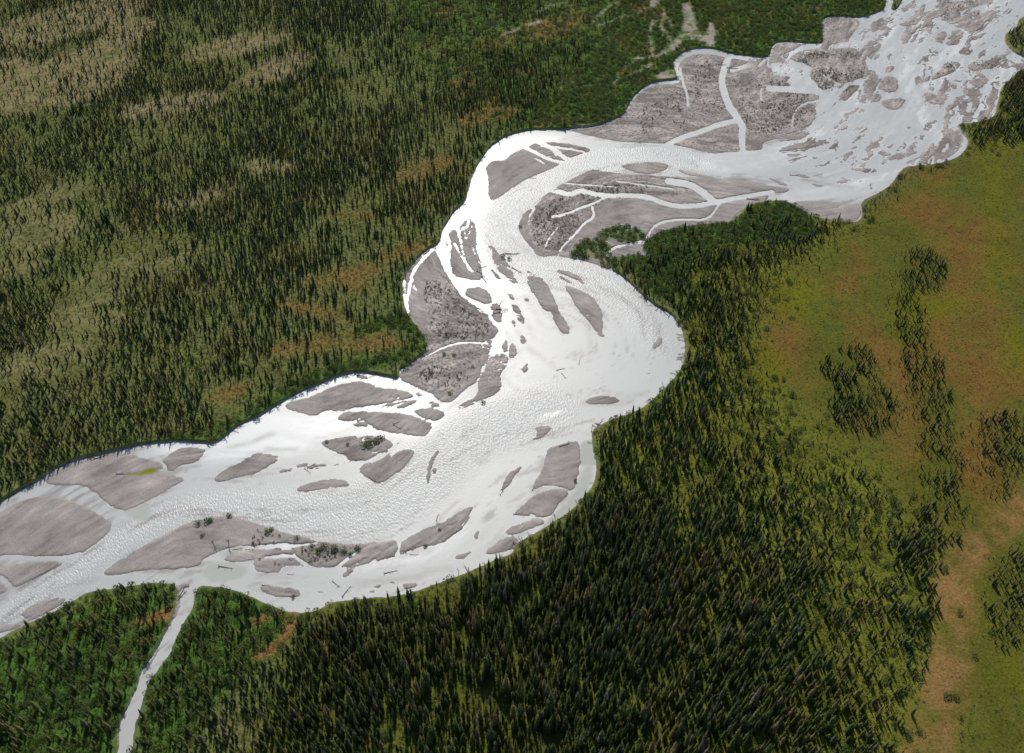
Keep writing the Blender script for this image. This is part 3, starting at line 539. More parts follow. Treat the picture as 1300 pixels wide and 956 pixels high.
grid_mesh('riverbed', gx, gy, lambda x, y: sample(HT, x, y), lambda x, y: (sample(FPw, x, y) > .004) & in_view(x, y), M_bed,
    [('cover', cov), ('sorting', lambda x, y: np.stack([np.clip(.5+.16*sample(streak, x, y)+(.20+.55*sample(FLATb, x, y))*sample(streak3, x, y)+.22*sample(n_mid, x, y)+.18*sample(n_col, x, y), 0, 1), np.clip(np.maximum((sample(LR, x, y)-.5)*3, sample(VB, x, y)*.8)+1.2*sample(ALG, x, y), 0, 1), np.clip(sample(FLATb, x, y), 0, 1)], 1))])
def geo_out(a, b, first, n, sgn):
    out = []; s = first; v = b
    for _ in range(n): v += sgn*s; s *= 1.35; out.append(v)
    return out
core_x = np.arange(-410, 410.1, 1.25); core_y = np.arange(62, 660, 1.25)
xs = np.r_[geo_out(0, -410, 3, 20, -1)[::-1], core_x, geo_out(0, core_x[-1], 3, 20, 1)]
ys = np.r_[geo_out(0, 62, 3, 18, -1)[::-1], core_y, geo_out(0, core_y[-1], 3, 22, 1)]
def zg(x, y):
    f = sample(FPw, x, y)
    return sample(HT, x, y)*(f < .01) + (f >= .01)*(np.minimum(sample(HT, x, y), 1.3) - .12)
grid_mesh('ground', xs, ys, zg, lambda x, y: sample(FPw, x, y) < .45, M_ground, [('cover', cov)])
wx = np.arange(-408, 408, 1.2); wy = np.arange(62, 658, 1.2)
calm = soft([[(735,560),(758,555),(758,600),(745,650),(700,680),(660,705),(690,670),(735,620)], [(250,720),(300,715),(320,730),(270,740)], A((850,250),(1130,250),(1130,290),(850,330)), A((600,600),(600,480),(720,400),(870,400),(700,450)), ellipse(165,640,30,10,40)], 4)
pools = soft([G((1130,760),(1250,700),(1300,720),(1300,800),(1200,900),(1120,940),(1080,900)), J((440,280),(520,240),(640,235),(600,310),(460,330)), J((1120,160),(1250,40),(1300,30),(1200,130),(1150,220),(1020,240)), H((120,300),(200,270),(330,280),(300,325),(180,330)),
   I((640,255),(1000,240),(1110,260),(1300,290),(1300,345),(1150,330),(1000,330),(900,300)), F((430,670),(470,680),(600,780),(520,750)), F((820,560),(960,560),(920,600),(840,590)), A((850,845),(1000,850),(1150,890),(1000,900))], 6)
calm = np.maximum(calm, .34*pools*np.clip(1+1.5*streak, 0, 1.3))
glare_pale = soft([L((1240,700),(1500,660),(1600,700),(1420,760),(1300,830),(1220,880),(1200,945),(1085,945),(1100,860)), Cc((1075,0),(1185,0),(1190,110),(1130,260),(1150,400),(1250,520),(1290,800),(1240,900),(1180,940),(1160,880),(1230,740),(1180,560),(1000,500),(930,340),(980,200)),  # sun glare painted into the water colour as paler areas
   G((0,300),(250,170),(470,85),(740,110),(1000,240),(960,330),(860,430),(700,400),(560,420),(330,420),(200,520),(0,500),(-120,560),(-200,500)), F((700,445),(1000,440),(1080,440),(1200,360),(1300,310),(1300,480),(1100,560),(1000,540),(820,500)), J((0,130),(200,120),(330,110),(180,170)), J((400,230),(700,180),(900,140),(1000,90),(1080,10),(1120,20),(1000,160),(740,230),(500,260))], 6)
shoal = soft([], 2, [(D((450,480),(520,580),(600,670)), 3), (D((520,540),(620,600),(690,680),(700,760)), 4), (D((600,520),(700,600),(760,700),(770,780)), 3), (D((780,720),(770,800),(800,850)), 5), (D((400,700),(440,800),(420,900)), 3), (G((0,440),(60,410),(110,395)), 4), (G((320,775),(500,765),(600,740),(660,720)), 3), (G((350,690),(440,700),(560,690)), 3), (G((60,470),(130,480),(230,470)), 4),
   (G((1120,500),(1140,560),(1190,480)), 4), (G((1080,420),(1030,410),(1120,360)), 5), (V7((640,100),(690,200),(770,350),(830,420)), 5), (V7((760,120),(860,260),(920,380)), 5), (V7((700,440),(760,540),(850,640)), 6), (V7((880,640),(1060,780)), 4), (V7((600,440),(650,560),(700,640)), 6), (H((0,120),(60,180),(180,190)), 4), (H((400,240),(560,250),(640,230)), 6), (H((130,350),(230,400)), 6), (H((500,180),(620,210),(740,190)), 3),
   (S7((330,640),(520,660),(640,700)), 3), (S7((400,700),(700,760),(900,780)), 3), (U7((560,420),(640,520),(760,600)), 6), (U7((780,440),(880,520),(980,560)), 6), (J((560,190),(760,170),(900,150)), 4), (J((500,320),(700,300),(860,280)), 5), (J((860,260),(1000,240)), 4), (F((1130,470),(1250,440)), 3), (I((120,400),(300,330),(480,300)), 3)])*.9*np.clip(.75+1.2*streak, 0, 1)
glare_pale = glare_pale*(1-.8*shoal)*np.clip(.85+.4*streak2, 0, 1)
calm = np.clip(calm*(1.15+.9*n_mid+.5*streak2) , 0, 1)
glare_pale = np.clip(glare_pale + .30*np.clip(1.5*blur(CH, 4), 0, 1)*(1-calm)*np.clip(.7+1.2*streak+.6*fine, 0, 1.6) + .22*BUSYb*np.clip(.3+1.6*streak+1.2*streak2, 0, 1), 0, 1)
SF = np.stack([np.clip(calm*2-.45, 0, 1), np.clip(glare_pale + .25*np.clip(.5+.8*streak2, 0, 1) + .2*np.clip(1+hb*3, 0, 1), 0, 1), np.clip(np.clip((blur(GR, 11)*1.3 - .40 + 1.15*feather + .45*streak2 + .15*fine)*2.4, 0, 1)*(1-.35*glare_pale)*(1-BUSYb*.6)*(1-np.clip(2.5*blur(CH, 3), 0, 1)) + shoal, 0, 1)], 2)
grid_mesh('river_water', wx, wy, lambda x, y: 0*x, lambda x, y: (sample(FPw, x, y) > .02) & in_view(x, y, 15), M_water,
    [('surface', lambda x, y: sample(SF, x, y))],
    [('flow', lambda x, y: np.stack([sample(SS, x, y)+.8*sample(edge, x, y), sample(TT, x, y), .10*(1-sample(calm, x, y)) + 1.0*sample(MAINB, x, y)*np.clip(1-2.2*sample(calm, x, y), 0, 1)], 1))])

# ------------------------------------------------------------------ plants
def mesh_from(name, V, F_, mat):
    me = bpy.data.meshes.new(name); me.from_pydata([tuple(v) for v in V], [], F_); me.materials.append(mat); me.update(); return me
def spruce_crown(seed, width=.13, lean=0, gaps=.1, base=.05):
    """unit-height crown: whorls of drooping, forked boughs round a stem"""
    r = random.Random(seed); V = []; F_ = []
    nw = 17
    for k in range(nw):
        t = k/(nw-1.0); z = base + (1-base)*(t**.92)*.97
        rad = width*((1-t)**.75*(.75+.25*math.sin(3.0*(1-t))) + .10*(1-t)+.012)*r.uniform(.75, 1.2)
        if t < .12: rad *= .72
        n = max(4, int(9*(1-t)+3)); ph = r.uniform(0, 6.28)
        for j in range(n):
            if r.random() < gaps: continue
            a = ph + 6.283*j/n + r.uniform(-.3, .3); q = rad*r.uniform(.65, 1.25); w = .5*rad*r.uniform(.7, 1.2)+.006
            ca, sa = math.cos(a), math.sin(a); dr = q*r.uniform(.25, .6); zi = z + .012
            x = lean*z*z
            i = len(V)
            V += [(x+.004*ca, .004*sa, zi+.01), (x+ca*q*.6 - sa*w, sa*q*.6 + ca*w, zi-dr*.45), (x+ca*q, sa*q, zi-dr), (x+ca*q*.6 + sa*w, sa*q*.6 - ca*w, zi-dr*.5), (x+ca*q*.55, sa*q*.55, zi-dr*.1+.006)]
            F_ += [(i, i+1, i+4), (i+1, i+2, i+4), (i+2, i+3, i+4), (i+3, i, i+4)]
    i = len(V); x = lean
    V += [(x, 0, 1.0), (x+.006, 0, .93), (x-.003, .005, .93), (x-.003, -.005, .93)]; F_ += [(i, i+1, i+2), (i, i+2, i+3), (i, i+3, i+1)]
    return V, F_
def trunk(seed, top=.95, r0=.012, lean=0):
    V = []; F_ = []; n = 6; lv = 5
    for k in range(lv):
        t = k/(lv-1.); z = t*top - .03; rr = r0*(1-.85*t)
        for j in range(n): V.append((lean*z*z + rr*math.cos(6.283*j/n), rr*math.sin(6.283*j/n), z))
    for k in range(lv-1):
        for j in range(n): F_.append((k*n+j, k*n+(j+1) % n, (k+1)*n+(j+1) % n, (k+1)*n+j))
    return V, F_
def leafy(seed, n=150, flat=.75, spread=1.0, leaf=.16):
    """unit bush: leaf clumps spread through several overlapping uneven lobes"""
    r = random.Random(seed); V = []; F_ = []
    lobes = [(r.uniform(-.25, .25), r.uniform(-.25, .25), r.uniform(.25, .55), r.uniform(.25, .42)) for _ in range(5)]
    for _ in range(n):
        lx, ly, lz, lr = r.choice(lobes)
        a = r.uniform(0, 6.283); cz = r.uniform(-.5, 1); s = math.sqrt(max(0, 1-cz*cz)); q = lr*r.uniform(.7, 1.05)
        c = (lx+q*s*math.cos(a), ly+q*s*math.sin(a), max(.04, lz+q*cz*flat))
        L_ = leaf*r.uniform(.6, 1.3)
        u = [r.gauss(0, 1) for _ in range(3)]; w = [r.gauss(0, 1) for _ in range(3)]
        lu = math.sqrt(sum(t*t for t in u)); lw = math.sqrt(sum(t*t for t in w))
        u = [t/lu*L_ for t in u]; w = [t/lw*L_*.7 for t in w]
        i = len(V)
        V += [tuple(c[k]-u[k]*.5 for k in range(3)), tuple(c[k]+w[k]*.5 for k in range(3)), tuple(c[k]+u[k]*.5 for k in range(3)), tuple(c[k]-w[k]*.5 for k in range(3))]
        F_ += [(i, i+1, i+2), (i, i+2, i+3)]
    return V, F_
def stems(seed):
    r = random.Random(seed); V = []; F_ = []
    for _ in range(5):
        a = r.uniform(0, 6.28); q = r.uniform(.15, .35); top = (q*math.cos(a), q*math.sin(a), r.uniform(.35, .6))
        i = len(V)
        for (cx_, cy_, cz_, rr) in ((0, 0, -.03, .03), (top[0]*.5, top[1]*.5, top[2]*.55, .02), (top[0], top[1], top[2], .008)):
            for j in range(4): V.append((cx_+rr*math.cos(1.571*j), cy_+rr*math.sin(1.571*j), cz_))
        for k in range(2):
            for j in range(4): F_.append((i+k*4+j, i+k*4+(j+1) % 4, i+(k+1)*4+(j+1) % 4, i+(k+1)*4+j))
    return V, F_
NV = 7
crown_m = []; trunk_m = []; whole_m = []
params = [(.125,0,.08,.04), (.11,.02,.12,.06), (.145,0,.06,.03), (.10,-.02,.2,.10), (.13,.03,.1,.04), (.155,0,.15,.05), (.09,.01,.25,.12)]
for i, (w, ln, gp, bs) in enumerate(params):
    cV, cF = spruce_crown(100+i, w, ln, gp, bs); tV, tF = trunk(i, lean=ln)
    crown_m.append(mesh_from('spruce_crown_mesh', cV, cF, M_spruce)); trunk_m.append(mesh_from('spruce_trunk_mesh', tV, tF, M_bark))
    me = mesh_from('spruce_whole_mesh', cV+tV, cF + [tuple(k+len(cV) for k in f) for f in tF], M_spruce); me.materials.append(M_bark)
    mi = np.r_[np.zeros(len(cF)), np.ones(len(tF))].astype(np.int32); me.polygons.foreach_set('material_index', mi); whole_m.append(me)
leaf_m = []; stem_m = []; bush_m = []; low_m = []
for i in range(5):
    lV, lF = leafy(200+i, 170); sV, sF = stems(i)
    leaf_m.append(mesh_from('bush_foliage_mesh', lV, lF, M_leaf)); stem_m.append(mesh_from('bush_stem_mesh', sV, sF, M_bark))
    bush_m.append(mesh_from('bush_whole_mesh', lV, lF, M_leaf))
for i in range(3):
    lV, lF = leafy(300+i, 60, .6, 1, .2); low_m.append(mesh_from('low_shrub_mesh', lV, lF, M_under))

def scatter(cell, probf, seed, m=26):
    r = np.random.default_rng(seed)
    x = np.arange(X0+2, X1-2, cell); y = np.arange(Y0+2, Y1-2, cell); XX, YY = np.meshgrid(x, y)
    XX = XX + r.uniform(-.48, .48, XX.shape)*cell; YY = YY + r.uniform(-.48, .48, YY.shape)*cell
    XX = XX.ravel(); YY = YY.ravel(); k = in_view(XX, YY, m) & (r.random(XX.shape) < probf(XX, YY)); return XX[k], YY[k]
tx, ty = scatter(1.62, lambda x, y: sample(dens, x, y)*(sample(FPd, x, y) < .08)*.98, 5)
r_ = np.random.default_rng(9)
tz = sample(HT, tx, ty) - .05
th = np.maximum(sample(tall, tx, ty)*.74, 2.0)*np.exp(r_.normal(-.12, .34, len(tx))).clip(.35, 1.6)*(1+.25*(r_.random(len(tx)) < .08))
tw = (th*.42 + 2.7)*r_.uniform(.6, 1.25, len(tx))*np.clip(th/4.5, .5, 1)
# crowns of the near bank must not cover the river more than they do in the photograph
ux, uy, _ = project(tx, ty, tz+th*.92); gx2, gy2 = ground(ux, uy); over = (sample(FPd, gx2, gy2) > .5)
keep = ~(over & (ty < 470) & (r_.random(len(tx)) < .62))
tx, ty, tz, th, tw = [a[keep] for a in (tx, ty, tz, th, tw)]
tv = r_.integers(0, NV, len(tx)); tr_ = r_.uniform(0, 6.283, len(tx))
print('spruces', len(tx))
bushp = np.clip(shrub_top*.85 + edge_shrub*.9 + bush_r*.95 + lowleft*.62 + .35*grn_top*(1-shrub_top) + .18*right*(1-meadow), 0, 1)*(1-np.clip(wash*2+gully*2, 0, 1))
nearbank = np.clip(blur(FP, 12, 1)*4, 0, 1)*(GY < 480)
bushp = np.maximum(bushp, .5*nearbank*np.clip(.5+n_mid*2, 0, 1))
bushp = np.maximum(bushp*(1-FPd*1.0), 0)
bushp = np.where(FP > 0, 0, bushp); bushp = np.where(VB > .4, .9, bushp)
bx_, by_ = scatter(2.3, lambda x, y: sample(bushp, x, y), 15)
bz = sample(HT, bx_, by_)-.05; bh = r_.uniform(1.1, 2.8, len(bx_)); bw = r_.uniform(1.9, 3.8, len(bx_)); bv = r_.integers(0, 5, len(bx_)); br = r_.uniform(0, 6.28, len(bx_))
print('bushes', len(bx_))
ux_, uy_ = scatter(1.45, lambda x, y: np.clip(.85 - .55*sample(meadow, x, y) - .5*sample(tan_spots, x, y)- sample(wash, x, y) - sample(trail, x, y), 0.05, 1)*(sample(FPd, x, y) < .12), 25, 12)
uz = sample(HT, ux_, uy_)-.06
print('under', len(ux_))

def points_object(name, x, y, z, scl, rot, var, meshes, tint=None):
    me = bpy.data.meshes.new(name+'_points'); me.vertices.add(len(x)); me.vertices.foreach_set('co', np.stack([x, y, z], 1).astype(np.float32).ravel())
    a = me.attributes.new('scl', 'FLOAT_VECTOR', 'POINT'); a.data.foreach_set('vector', scl.astype(np.float32).ravel())
    a = me.attributes.new('rot', 'FLOAT_VECTOR', 'POINT'); a.data.foreach_set('vector', rot.astype(np.float32).ravel())
    a = me.attributes.new('var', 'INT', 'POINT'); a.data.foreach_set('value', var.astype(np.int32))
    if tint is not None:
        a = me.attributes.new('tint', 'FLOAT_COLOR', 'POINT'); a.data.foreach_set('color', np.concatenate([tint, np.ones((len(x), 1))], 1).astype(np.float32).ravel())
    o = bpy.data.objects.new(name, me); col.objects.link(o)
    c = bpy.data.collections.new(name+'_kinds')
    for i, m in enumerate(meshes):
        p = bpy.data.objects.new('%s_kind_%02d' % (name, i), m); c.objects.link(p)
    ng = bpy.data.node_groups.new(name+'_nodes', 'GeometryNodeTree')
    ng.interface.new_socket('Geometry', in_out='INPUT', socket_type='NodeSocketGeometry'); ng.interface.new_socket('Geometry', in_out='OUTPUT', socket_type='NodeSocketGeometry')
    N = ng.nodes; gi = N.new('NodeGroupInput'); go = N.new('NodeGroupOutput'); ip = N.new('GeometryNodeInstanceOnPoints'); ci = N.new('GeometryNodeCollectionInfo')
    ci.inputs['Collection'].default_value = c; ci.inputs['Separate Children'].default_value = True; ci.inputs['Reset Children'].default_value = True
    def attr(nm, dt):
        n = N.new('GeometryNodeInputNamedAttribute'); n.data_type = dt; n.inputs['Name'].default_value = nm; return n.outputs['Attribute']
    ng.links.new(gi.outputs[0], ip.inputs['Points']); ng.links.new(ci.outputs[0], ip.inputs['Instance']); ip.inputs['Pick Instance'].default_value = True
    ng.links.new(attr('var', 'INT'), ip.inputs['Instance Index']); ng.links.new(attr('scl', 'FLOAT_VECTOR'), ip.inputs['Scale'])
    e2r = N.new('FunctionNodeEulerToRotation'); ng.links.new(attr('rot', 'FLOAT_VECTOR'), e2r.inputs[0]); ng.links.new(e2r.outputs[0], ip.inputs['Rotation'])
    ng.links.new(ip.outputs[0], go.inputs[0])
    md = o.modifiers.new('scatter', 'NODES'); md.node_group = ng
    o['kind'] = 'stuff'; return o

def describe(o, label, cat, group=None):
    o['label'] = label; o['category'] = cat
    if group: o['group'] = group
def plant(name, parts, x, y, z, s, rz, label, cat, group=None, tilt=(0, 0)):
    e = bpy.data.objects.new(name, None); e.empty_display_size = .5; col.objects.link(e)
    e.location = (x, y, z); e.rotation_euler = (tilt[0], tilt[1], rz); e.scale = s; describe(e, label, cat, group)
    for pn, me in parts:
        p = bpy.data.objects.new(pn, me); col.objects.link(p); p.parent = e
    return e

# the 300 spruces and 300 bushes that show largest stand as objects, the others as one mass
def largest(x, y, z, h, w, n):
    px, py, d = project(x, y, z+h*.6); _, pb, _ = project(x, y, z); _, pt, _ = project(x, y, z+h)
    size = (pb-pt)*(FPX*w*.25/d); vis = (px > 4) & (px < PW-4) & (pt > 2) & (pb < 862)
    order = np.argsort(-np.where(vis, size, 0))[:n]; m = np.zeros(len(x), bool); m[order] = True; return m, px, py
def place_words(px, py):
    """where in the valley a plant stands, by things one can find"""
    if px < 235 and py > 735: return 'on the wooded point left of the small side stream'
    if px < 400 and py > 740: return 'between the side stream and the brown gully'
    if px < 380: return 'on the left bank above the river' if py > 420 else 'on the far left slope'
    if px < 560 and py < 520: return 'on the left bank above the river'
    if px < 720 and py < 200: return 'on the far left slope'
    if py < 200 and px < 1140: return 'on the green bank beyond the braided gravel'
    if px > 1180 and py < 240: return 'at the upper right edge of the river'
    if py < 350 and px < 1060: return 'behind the gravel flats inside the bend'
    if px > 1100 and py < 640: return 'in the dark strip across the orange meadow'
    if px > 1150: return 'beside the tan trail at the lower right'
    if py < 500: return 'right of the wide bend of the river'
    if px < 560: return 'near the river just right of the brown gully'
    if px < 660: return 'at the bottom below the lower river bars'
    if px < 780: return 'below the calm grey side channel' if py > 690 else 'beside the calm grey side channel'
    if px < 900: return 'deep in the dark forest below the wide bend' if py > 650 else 'just outside the wide bend'
    return 'in the forest between the bend and the tan trail'
big, ppx, ppy = largest(tx, ty, tz, th, tw, 300)
looks = ['dark narrow', 'slightly leaning', 'broad dark', 'thin sparse', 'leaning dark green', 'wide ragged', 'very thin spindly']
for i in np.nonzero(big)[0]:
    v = int(tv[i]); hw = 'tall' if th[i] > 11 else 'medium' if th[i] > 8 else 'low'
    plant('spruce_tree', [('crown', crown_m[v]), ('trunk', trunk_m[v])], tx[i], ty[i], tz[i], (tw[i], tw[i], th[i]), tr_[i],
          '%s %s spruce %s' % (hw, looks[v], place_words(ppx[i], ppy[i])), 'tree', '%s spruces %s' % (hw + ' ' + looks[v], place_words(ppx[i], ppy[i])))
k = ~big
points_object('spruce_forest', tx[k], ty[k], tz[k], np.stack([tw[k], tw[k], th[k]], 1), np.stack([0*tr_[k], 0*tr_[k], tr_[k]], 1), tv[k], whole_m)
bigb, bpx, bpy_ = largest(bx_, by_, bz, bh, bw*2, 300)
bl = ['rounded', 'lopsided', 'dense', 'loose', 'spreading']
for i in np.nonzero(bigb)[0]:
    v = int(bv[i]); hw = 'large' if bw[i] > 3.2 else 'small'
    plant('willow_bush', [('foliage', leaf_m[v]), ('stem', stem_m[v])], bx_[i], by_[i], bz[i], (bw[i], bw[i], bh[i]), br[i],
          '%s %s green willow bush %s' % (hw, bl[v], place_words(bpx[i], bpy_[i])), 'bush', '%s %s willow bushes %s' % (hw, bl[v], place_words(bpx[i], bpy_[i])))
k = ~bigb
points_object('willow_thicket', bx_[k], by_[k], bz[k], np.stack([bw[k], bw[k], bh[k]], 1), np.stack([0*br[k], 0*br[k], br[k]], 1), bv[k], bush_m)
n = len(ux_); md = sample(meadow, ux_, uy_); us = r_.uniform(.8, 1.9, n)*(1-.3*md); uh = r_.uniform(.5, 1.3, n)*(1-.55*md)
tint = sample(colr, ux_, uy_)*np.stack([r_.uniform(.8, 1.25, n), r_.uniform(.9, 1.35, n), r_.uniform(.6, 1.0, n)], 1)
points_object('low_shrubs', ux_, uy_, uz, np.stack([us, us, uh], 1), np.stack([0*us, 0*us, r_.uniform(0, 6.28, n)], 1), r_.integers(0, 3, n), low_m, tint)

# ------------------------------------------------------------------ driftwood, fallen trees and bushes on the bars
def log_mesh(seed, roots=True, branches=3):
    r = random.Random(seed); V = []; F_ = []
    def tube(p0, p1, r0, r1, bend=0.03):
        i = len(V); n = 6; K_ = 4
        d = [p1[k]-p0[k] for k in range(3)]; L_ = math.sqrt(sum(c*c for c in d)); d = [c/L_ for c in d]
        up = (0, 0, 1) if abs(d[2]) < .9 else (1, 0, 0)
        a = (d[1]*up[2]-d[2]*up[1], d[2]*up[0]-d[0]*up[2], d[0]*up[1]-d[1]*up[0]); la = math.sqrt(sum(c*c for c in a)); a = [c/la for c in a]
        b_ = (d[1]*a[2]-d[2]*a[1], d[2]*a[0]-d[0]*a[2], d[0]*a[1]-d[1]*a[0])
        for k in range(K_+1):
            t = k/K_; rr = r0+(r1-r0)*t; off = bend*L_*math.sin(3.14*t)
            c = [p0[q]+(p1[q]-p0[q])*t + a[q]*off for q in range(3)]
            for j in range(n):
                ca, sa = math.cos(6.283*j/n), math.sin(6.283*j/n); V.append(tuple(c[q]+rr*(a[q]*ca+b_[q]*sa) for q in range(3)))
        for k in range(K_):
            for j in range(n): F_.append((i+k*n+j, i+k*n+(j+1) % n, i+(k+1)*n+(j+1) % n, i+(k+1)*n+j))
        F_.append(tuple(i+j for j in range(n))[::-1]); F_.append(tuple(i+K_*n+j for j in range(n)))
    tube((0, 0, .16), (6, 0, .12), .20, .06, r.uniform(-.04, .04)); main = (list(V), list(F_))
    V.clear(); F_.clear()
    for _ in range(6):
        a = r.uniform(0, 6.28); q = r.uniform(.5, .9); tube((.05, 0, .18), (-.25, q*math.cos(a), max(.05, .25+q*math.sin(a))), .09, .03, .1)
    rt = (list(V), list(F_)); V.clear(); F_.clear()
    for _ in range(branches):
        x = r.uniform(2, 5.4); s = r.choice((-1, 1)); tube((x, 0, .15), (x+r.uniform(.5, 1.4), s*r.uniform(.6, 1.5), r.uniform(.1, .7)), .05, .015, .05)
    return main, rt, (list(V), list(F_))
logs = []
for i in range(4):
    a, b_, c = log_mesh(400+i, branches=3+i)
    logs.append([('log_trunk', mesh_from('log_trunk_mesh', *a, M_drift)), ('root_plate', mesh_from('log_root_mesh', *b_, M_drift)), ('branches', mesh_from('log_branch_mesh', *c, M_drift))])
dl = [ # picture point where it lies, heading, length factor, words
 ((278,719),-10,1.2,'grey driftwood log lying in the shallows above the side stream'), ((270,688),-60,1.1,'upright forked driftwood on the gravel above the side stream'), ((290,687),-70,1.3,'tangled driftwood snag right of the forked one above the side stream'), ((296,698),10,.8,'short log at the water edge of the left gravel bar'),
 ((312,698),5,.8,'dark log on the sand spit below the long gravel bar'), ((148,602),0,.9,'dark log at the left tip of the yellow-green puddle'), ((120,583),25,1.2,'fallen spruce over the left bank channel'), ((226,762),60,1.0,'dark log jammed at the mouth of the side stream'), ((228,757),75,1.0,'log leaning beside the jammed one at the stream mouth'),
 ((333,743),-5,.9,'log on the small round bar near the near bank'), ((365,729),0,.6,'small log in the near-bank shallows'), ((422,738),-40,.9,'slanting log in the milky shallows at the near bank'), ((488,728),15,1.1,'long log in the shallows below the lens-shaped bars'), ((515,702),80,.8,'snag standing at the gap between two near-bank bars'),
 ((521,704),0,.7,'small log right of the gap between the near-bank bars'), ((575,742),-60,1.0,'snag at the near bank below the grey pool'), ((435,757),60,1.1,'dead fallen tree at the near bank corner'), ((652,690),-45,1.2,'forked driftwood at the near bank below the round bar'), ((660,692),45,1.2,'crossed driftwood snag beside the forked one'),
 ((708,662),20,1.1,'dark log at the lower end of the calm grey channel'), ((716,657),10,1.0,'second log at the lower end of the calm grey channel'), ((676,622),60,.9,'log at the left corner of the flat bar by the calm channel'), ((710,567),20,1.0,'driftwood on top of the bar by the calm channel'), ((652,653),0,.9,'log on the lower tip of the bars by the calm channel'),
 ((760,540),60,1.0,'snag on the point where the calm channel leaves the river'), ((751,548),80,.9,'dark snag at the head of the calm channel'), ((838,496),-50,1.1,'dead tree hanging over the outer bank of the wide bend'), ((857,480),20,.7,'short log at the outer bank of the wide bend'), ((848,488),30,.7,'log just below the outer bank of the wide bend'),
 ((811,371),75,1.2,'fallen spruce sticking into the river at the upper outer bend'), ((817,379),50,1.0,'short fallen spruce below the uppermost one on the outer bend'), ((833,394),50,1.2,'fallen tree pointing left from the outer bank of the bend'), ((840,393),-60,1.4,'fallen tree leaning down from the outer bank of the bend'), ((857,405),-70,1.5,'long fallen spruce on the steep outer bank of the bend'),
 ((500,540),-35,.9,'dark branchy log on the left middle bar'), ((468,606),-40,.9,'tangled wood at the lower left of the bushy bar'), ((387,595),-40,.8,'driftwood tangle on the low left bar'), ((391,594),40,.8,'crossed driftwood on the low left bar'), ((499,539),30,.8,'forked log on the left middle bar'),
 ((637,622),75,1.0,'standing snag at the left tip of the right lens bar'), ((635,628),60,.8,'short snag below the left tip of the right lens bar'), ((554,661),80,.8,'snag on the water side of the long lens bar'), ((642,322),0,1.6,'big dark log jam on the bar in the river throat'), ((650,340),-40,1.4,'long dark log below the log jam in the throat'),
 ((606,345),-45,1.3,'dark driftwood on the west gravel bar edge'), ((612,352),-60,1.2,'tangled dark driftwood on the west bar edge'), ((608,340),20,1.0,'log at the top of the west bar edge tangle'), ((630,393),0,1.3,'dark log pile at the confluence left of the river'), ((627,399),20,1.3,'lower log of the pile at the confluence'), ((634,388),70,1.0,'upper log of the pile at the confluence'),
 ((923,86),-10,1.6,'large dark log pile by the pale channel on the far gravel'), ((928,85),60,1.4,'log standing against the far dark pile'), ((912,83),10,1.2,'log across the pale channel left of the far pile'), ((1106,239),80,1.2,'lone snag in the water near the meadow bank'), ((1003,222),-5,1.2,'dark logs on the streaky bar in the main stream'), ((673,226),0,.8,'log at the inner edge of the bend head bar'),
 ((703,241),10,.8,'log at the upstream edge of the inner flats'), ((752,216),0,1.0,'log at the top corner of the inner gravel flats'), ((948,253),-8,1.5,'dark log in the channel above the green point'), ((713,474),-60,.8,'small snag in the open water below the two long bars'), ((735,462),80,.7,'lone snag right of the tapering bar tip'), ((707,470),20,.9,'driftwood in the pale shallows under the long bars'),
]
for i, ((px, py), hd, sf, lab) in enumerate(dl):
    x, y = ground(px, py, .1); x = float(x); y = float(y); z = max(float(sample(HT, np.array([x]), np.array([y]))[0]), -.02)
    if 'bank of the bend' in lab or 'outer bend' in lab or 'outer bank' in lab: z = min(z, .5)
    plant('driftwood_log', logs[i % 4], x, y, z-.03, (sf*.72, sf*.8, sf*.8), R(hd), lab, 'driftwood')
# dead trunks that have slid down the cut banks
nf = 0; rb = np.random.default_rng(77)
bandm = (FP > 0) & (FPb > .3) & (blur(FP, 3, 1) < .93) & (blur(FP, 3, 1) > .5)
jj, ii = np.nonzero(bandm); pick = rb.permutation(len(jj))[:2600]
for q in pick:
    x = float(gx[ii[q]]); y = float(gy[jj[q]]); px, py, _ = project(x, y, 0)
    outer = (px > 560 and py > 470 and py < 860) or (760 < px < 880 and py > 360) or (px < 560 and 430 < py < 640)
    if not (outer and 5 < px < 1290) or rb.random() > .30 or nf >= 70: continue
    gi = (FPw[min(jj[q]+4, NY-1), ii[q]] - FPw[max(jj[q]-4, 0), ii[q]], FPw[jj[q], min(ii[q]+4, NX-1)] - FPw[jj[q], max(ii[q]-4, 0)])
    hd = math.atan2(gi[0], gi[1]) + rb.uniform(-.9, .9); sf = rb.uniform(.35, .75); nf += 1
    w_ = place_words(px, py)
    plant('fallen_tree', logs[nf % 4], x - 1.5*math.cos(hd), y - 1.5*math.sin(hd), .35, (sf, sf, sf), hd, 'dead grey trunk slid down the cut bank %s' % w_, 'fallen tree', 'dead trunks on the cut bank %s' % w_, tilt=(0, .08))
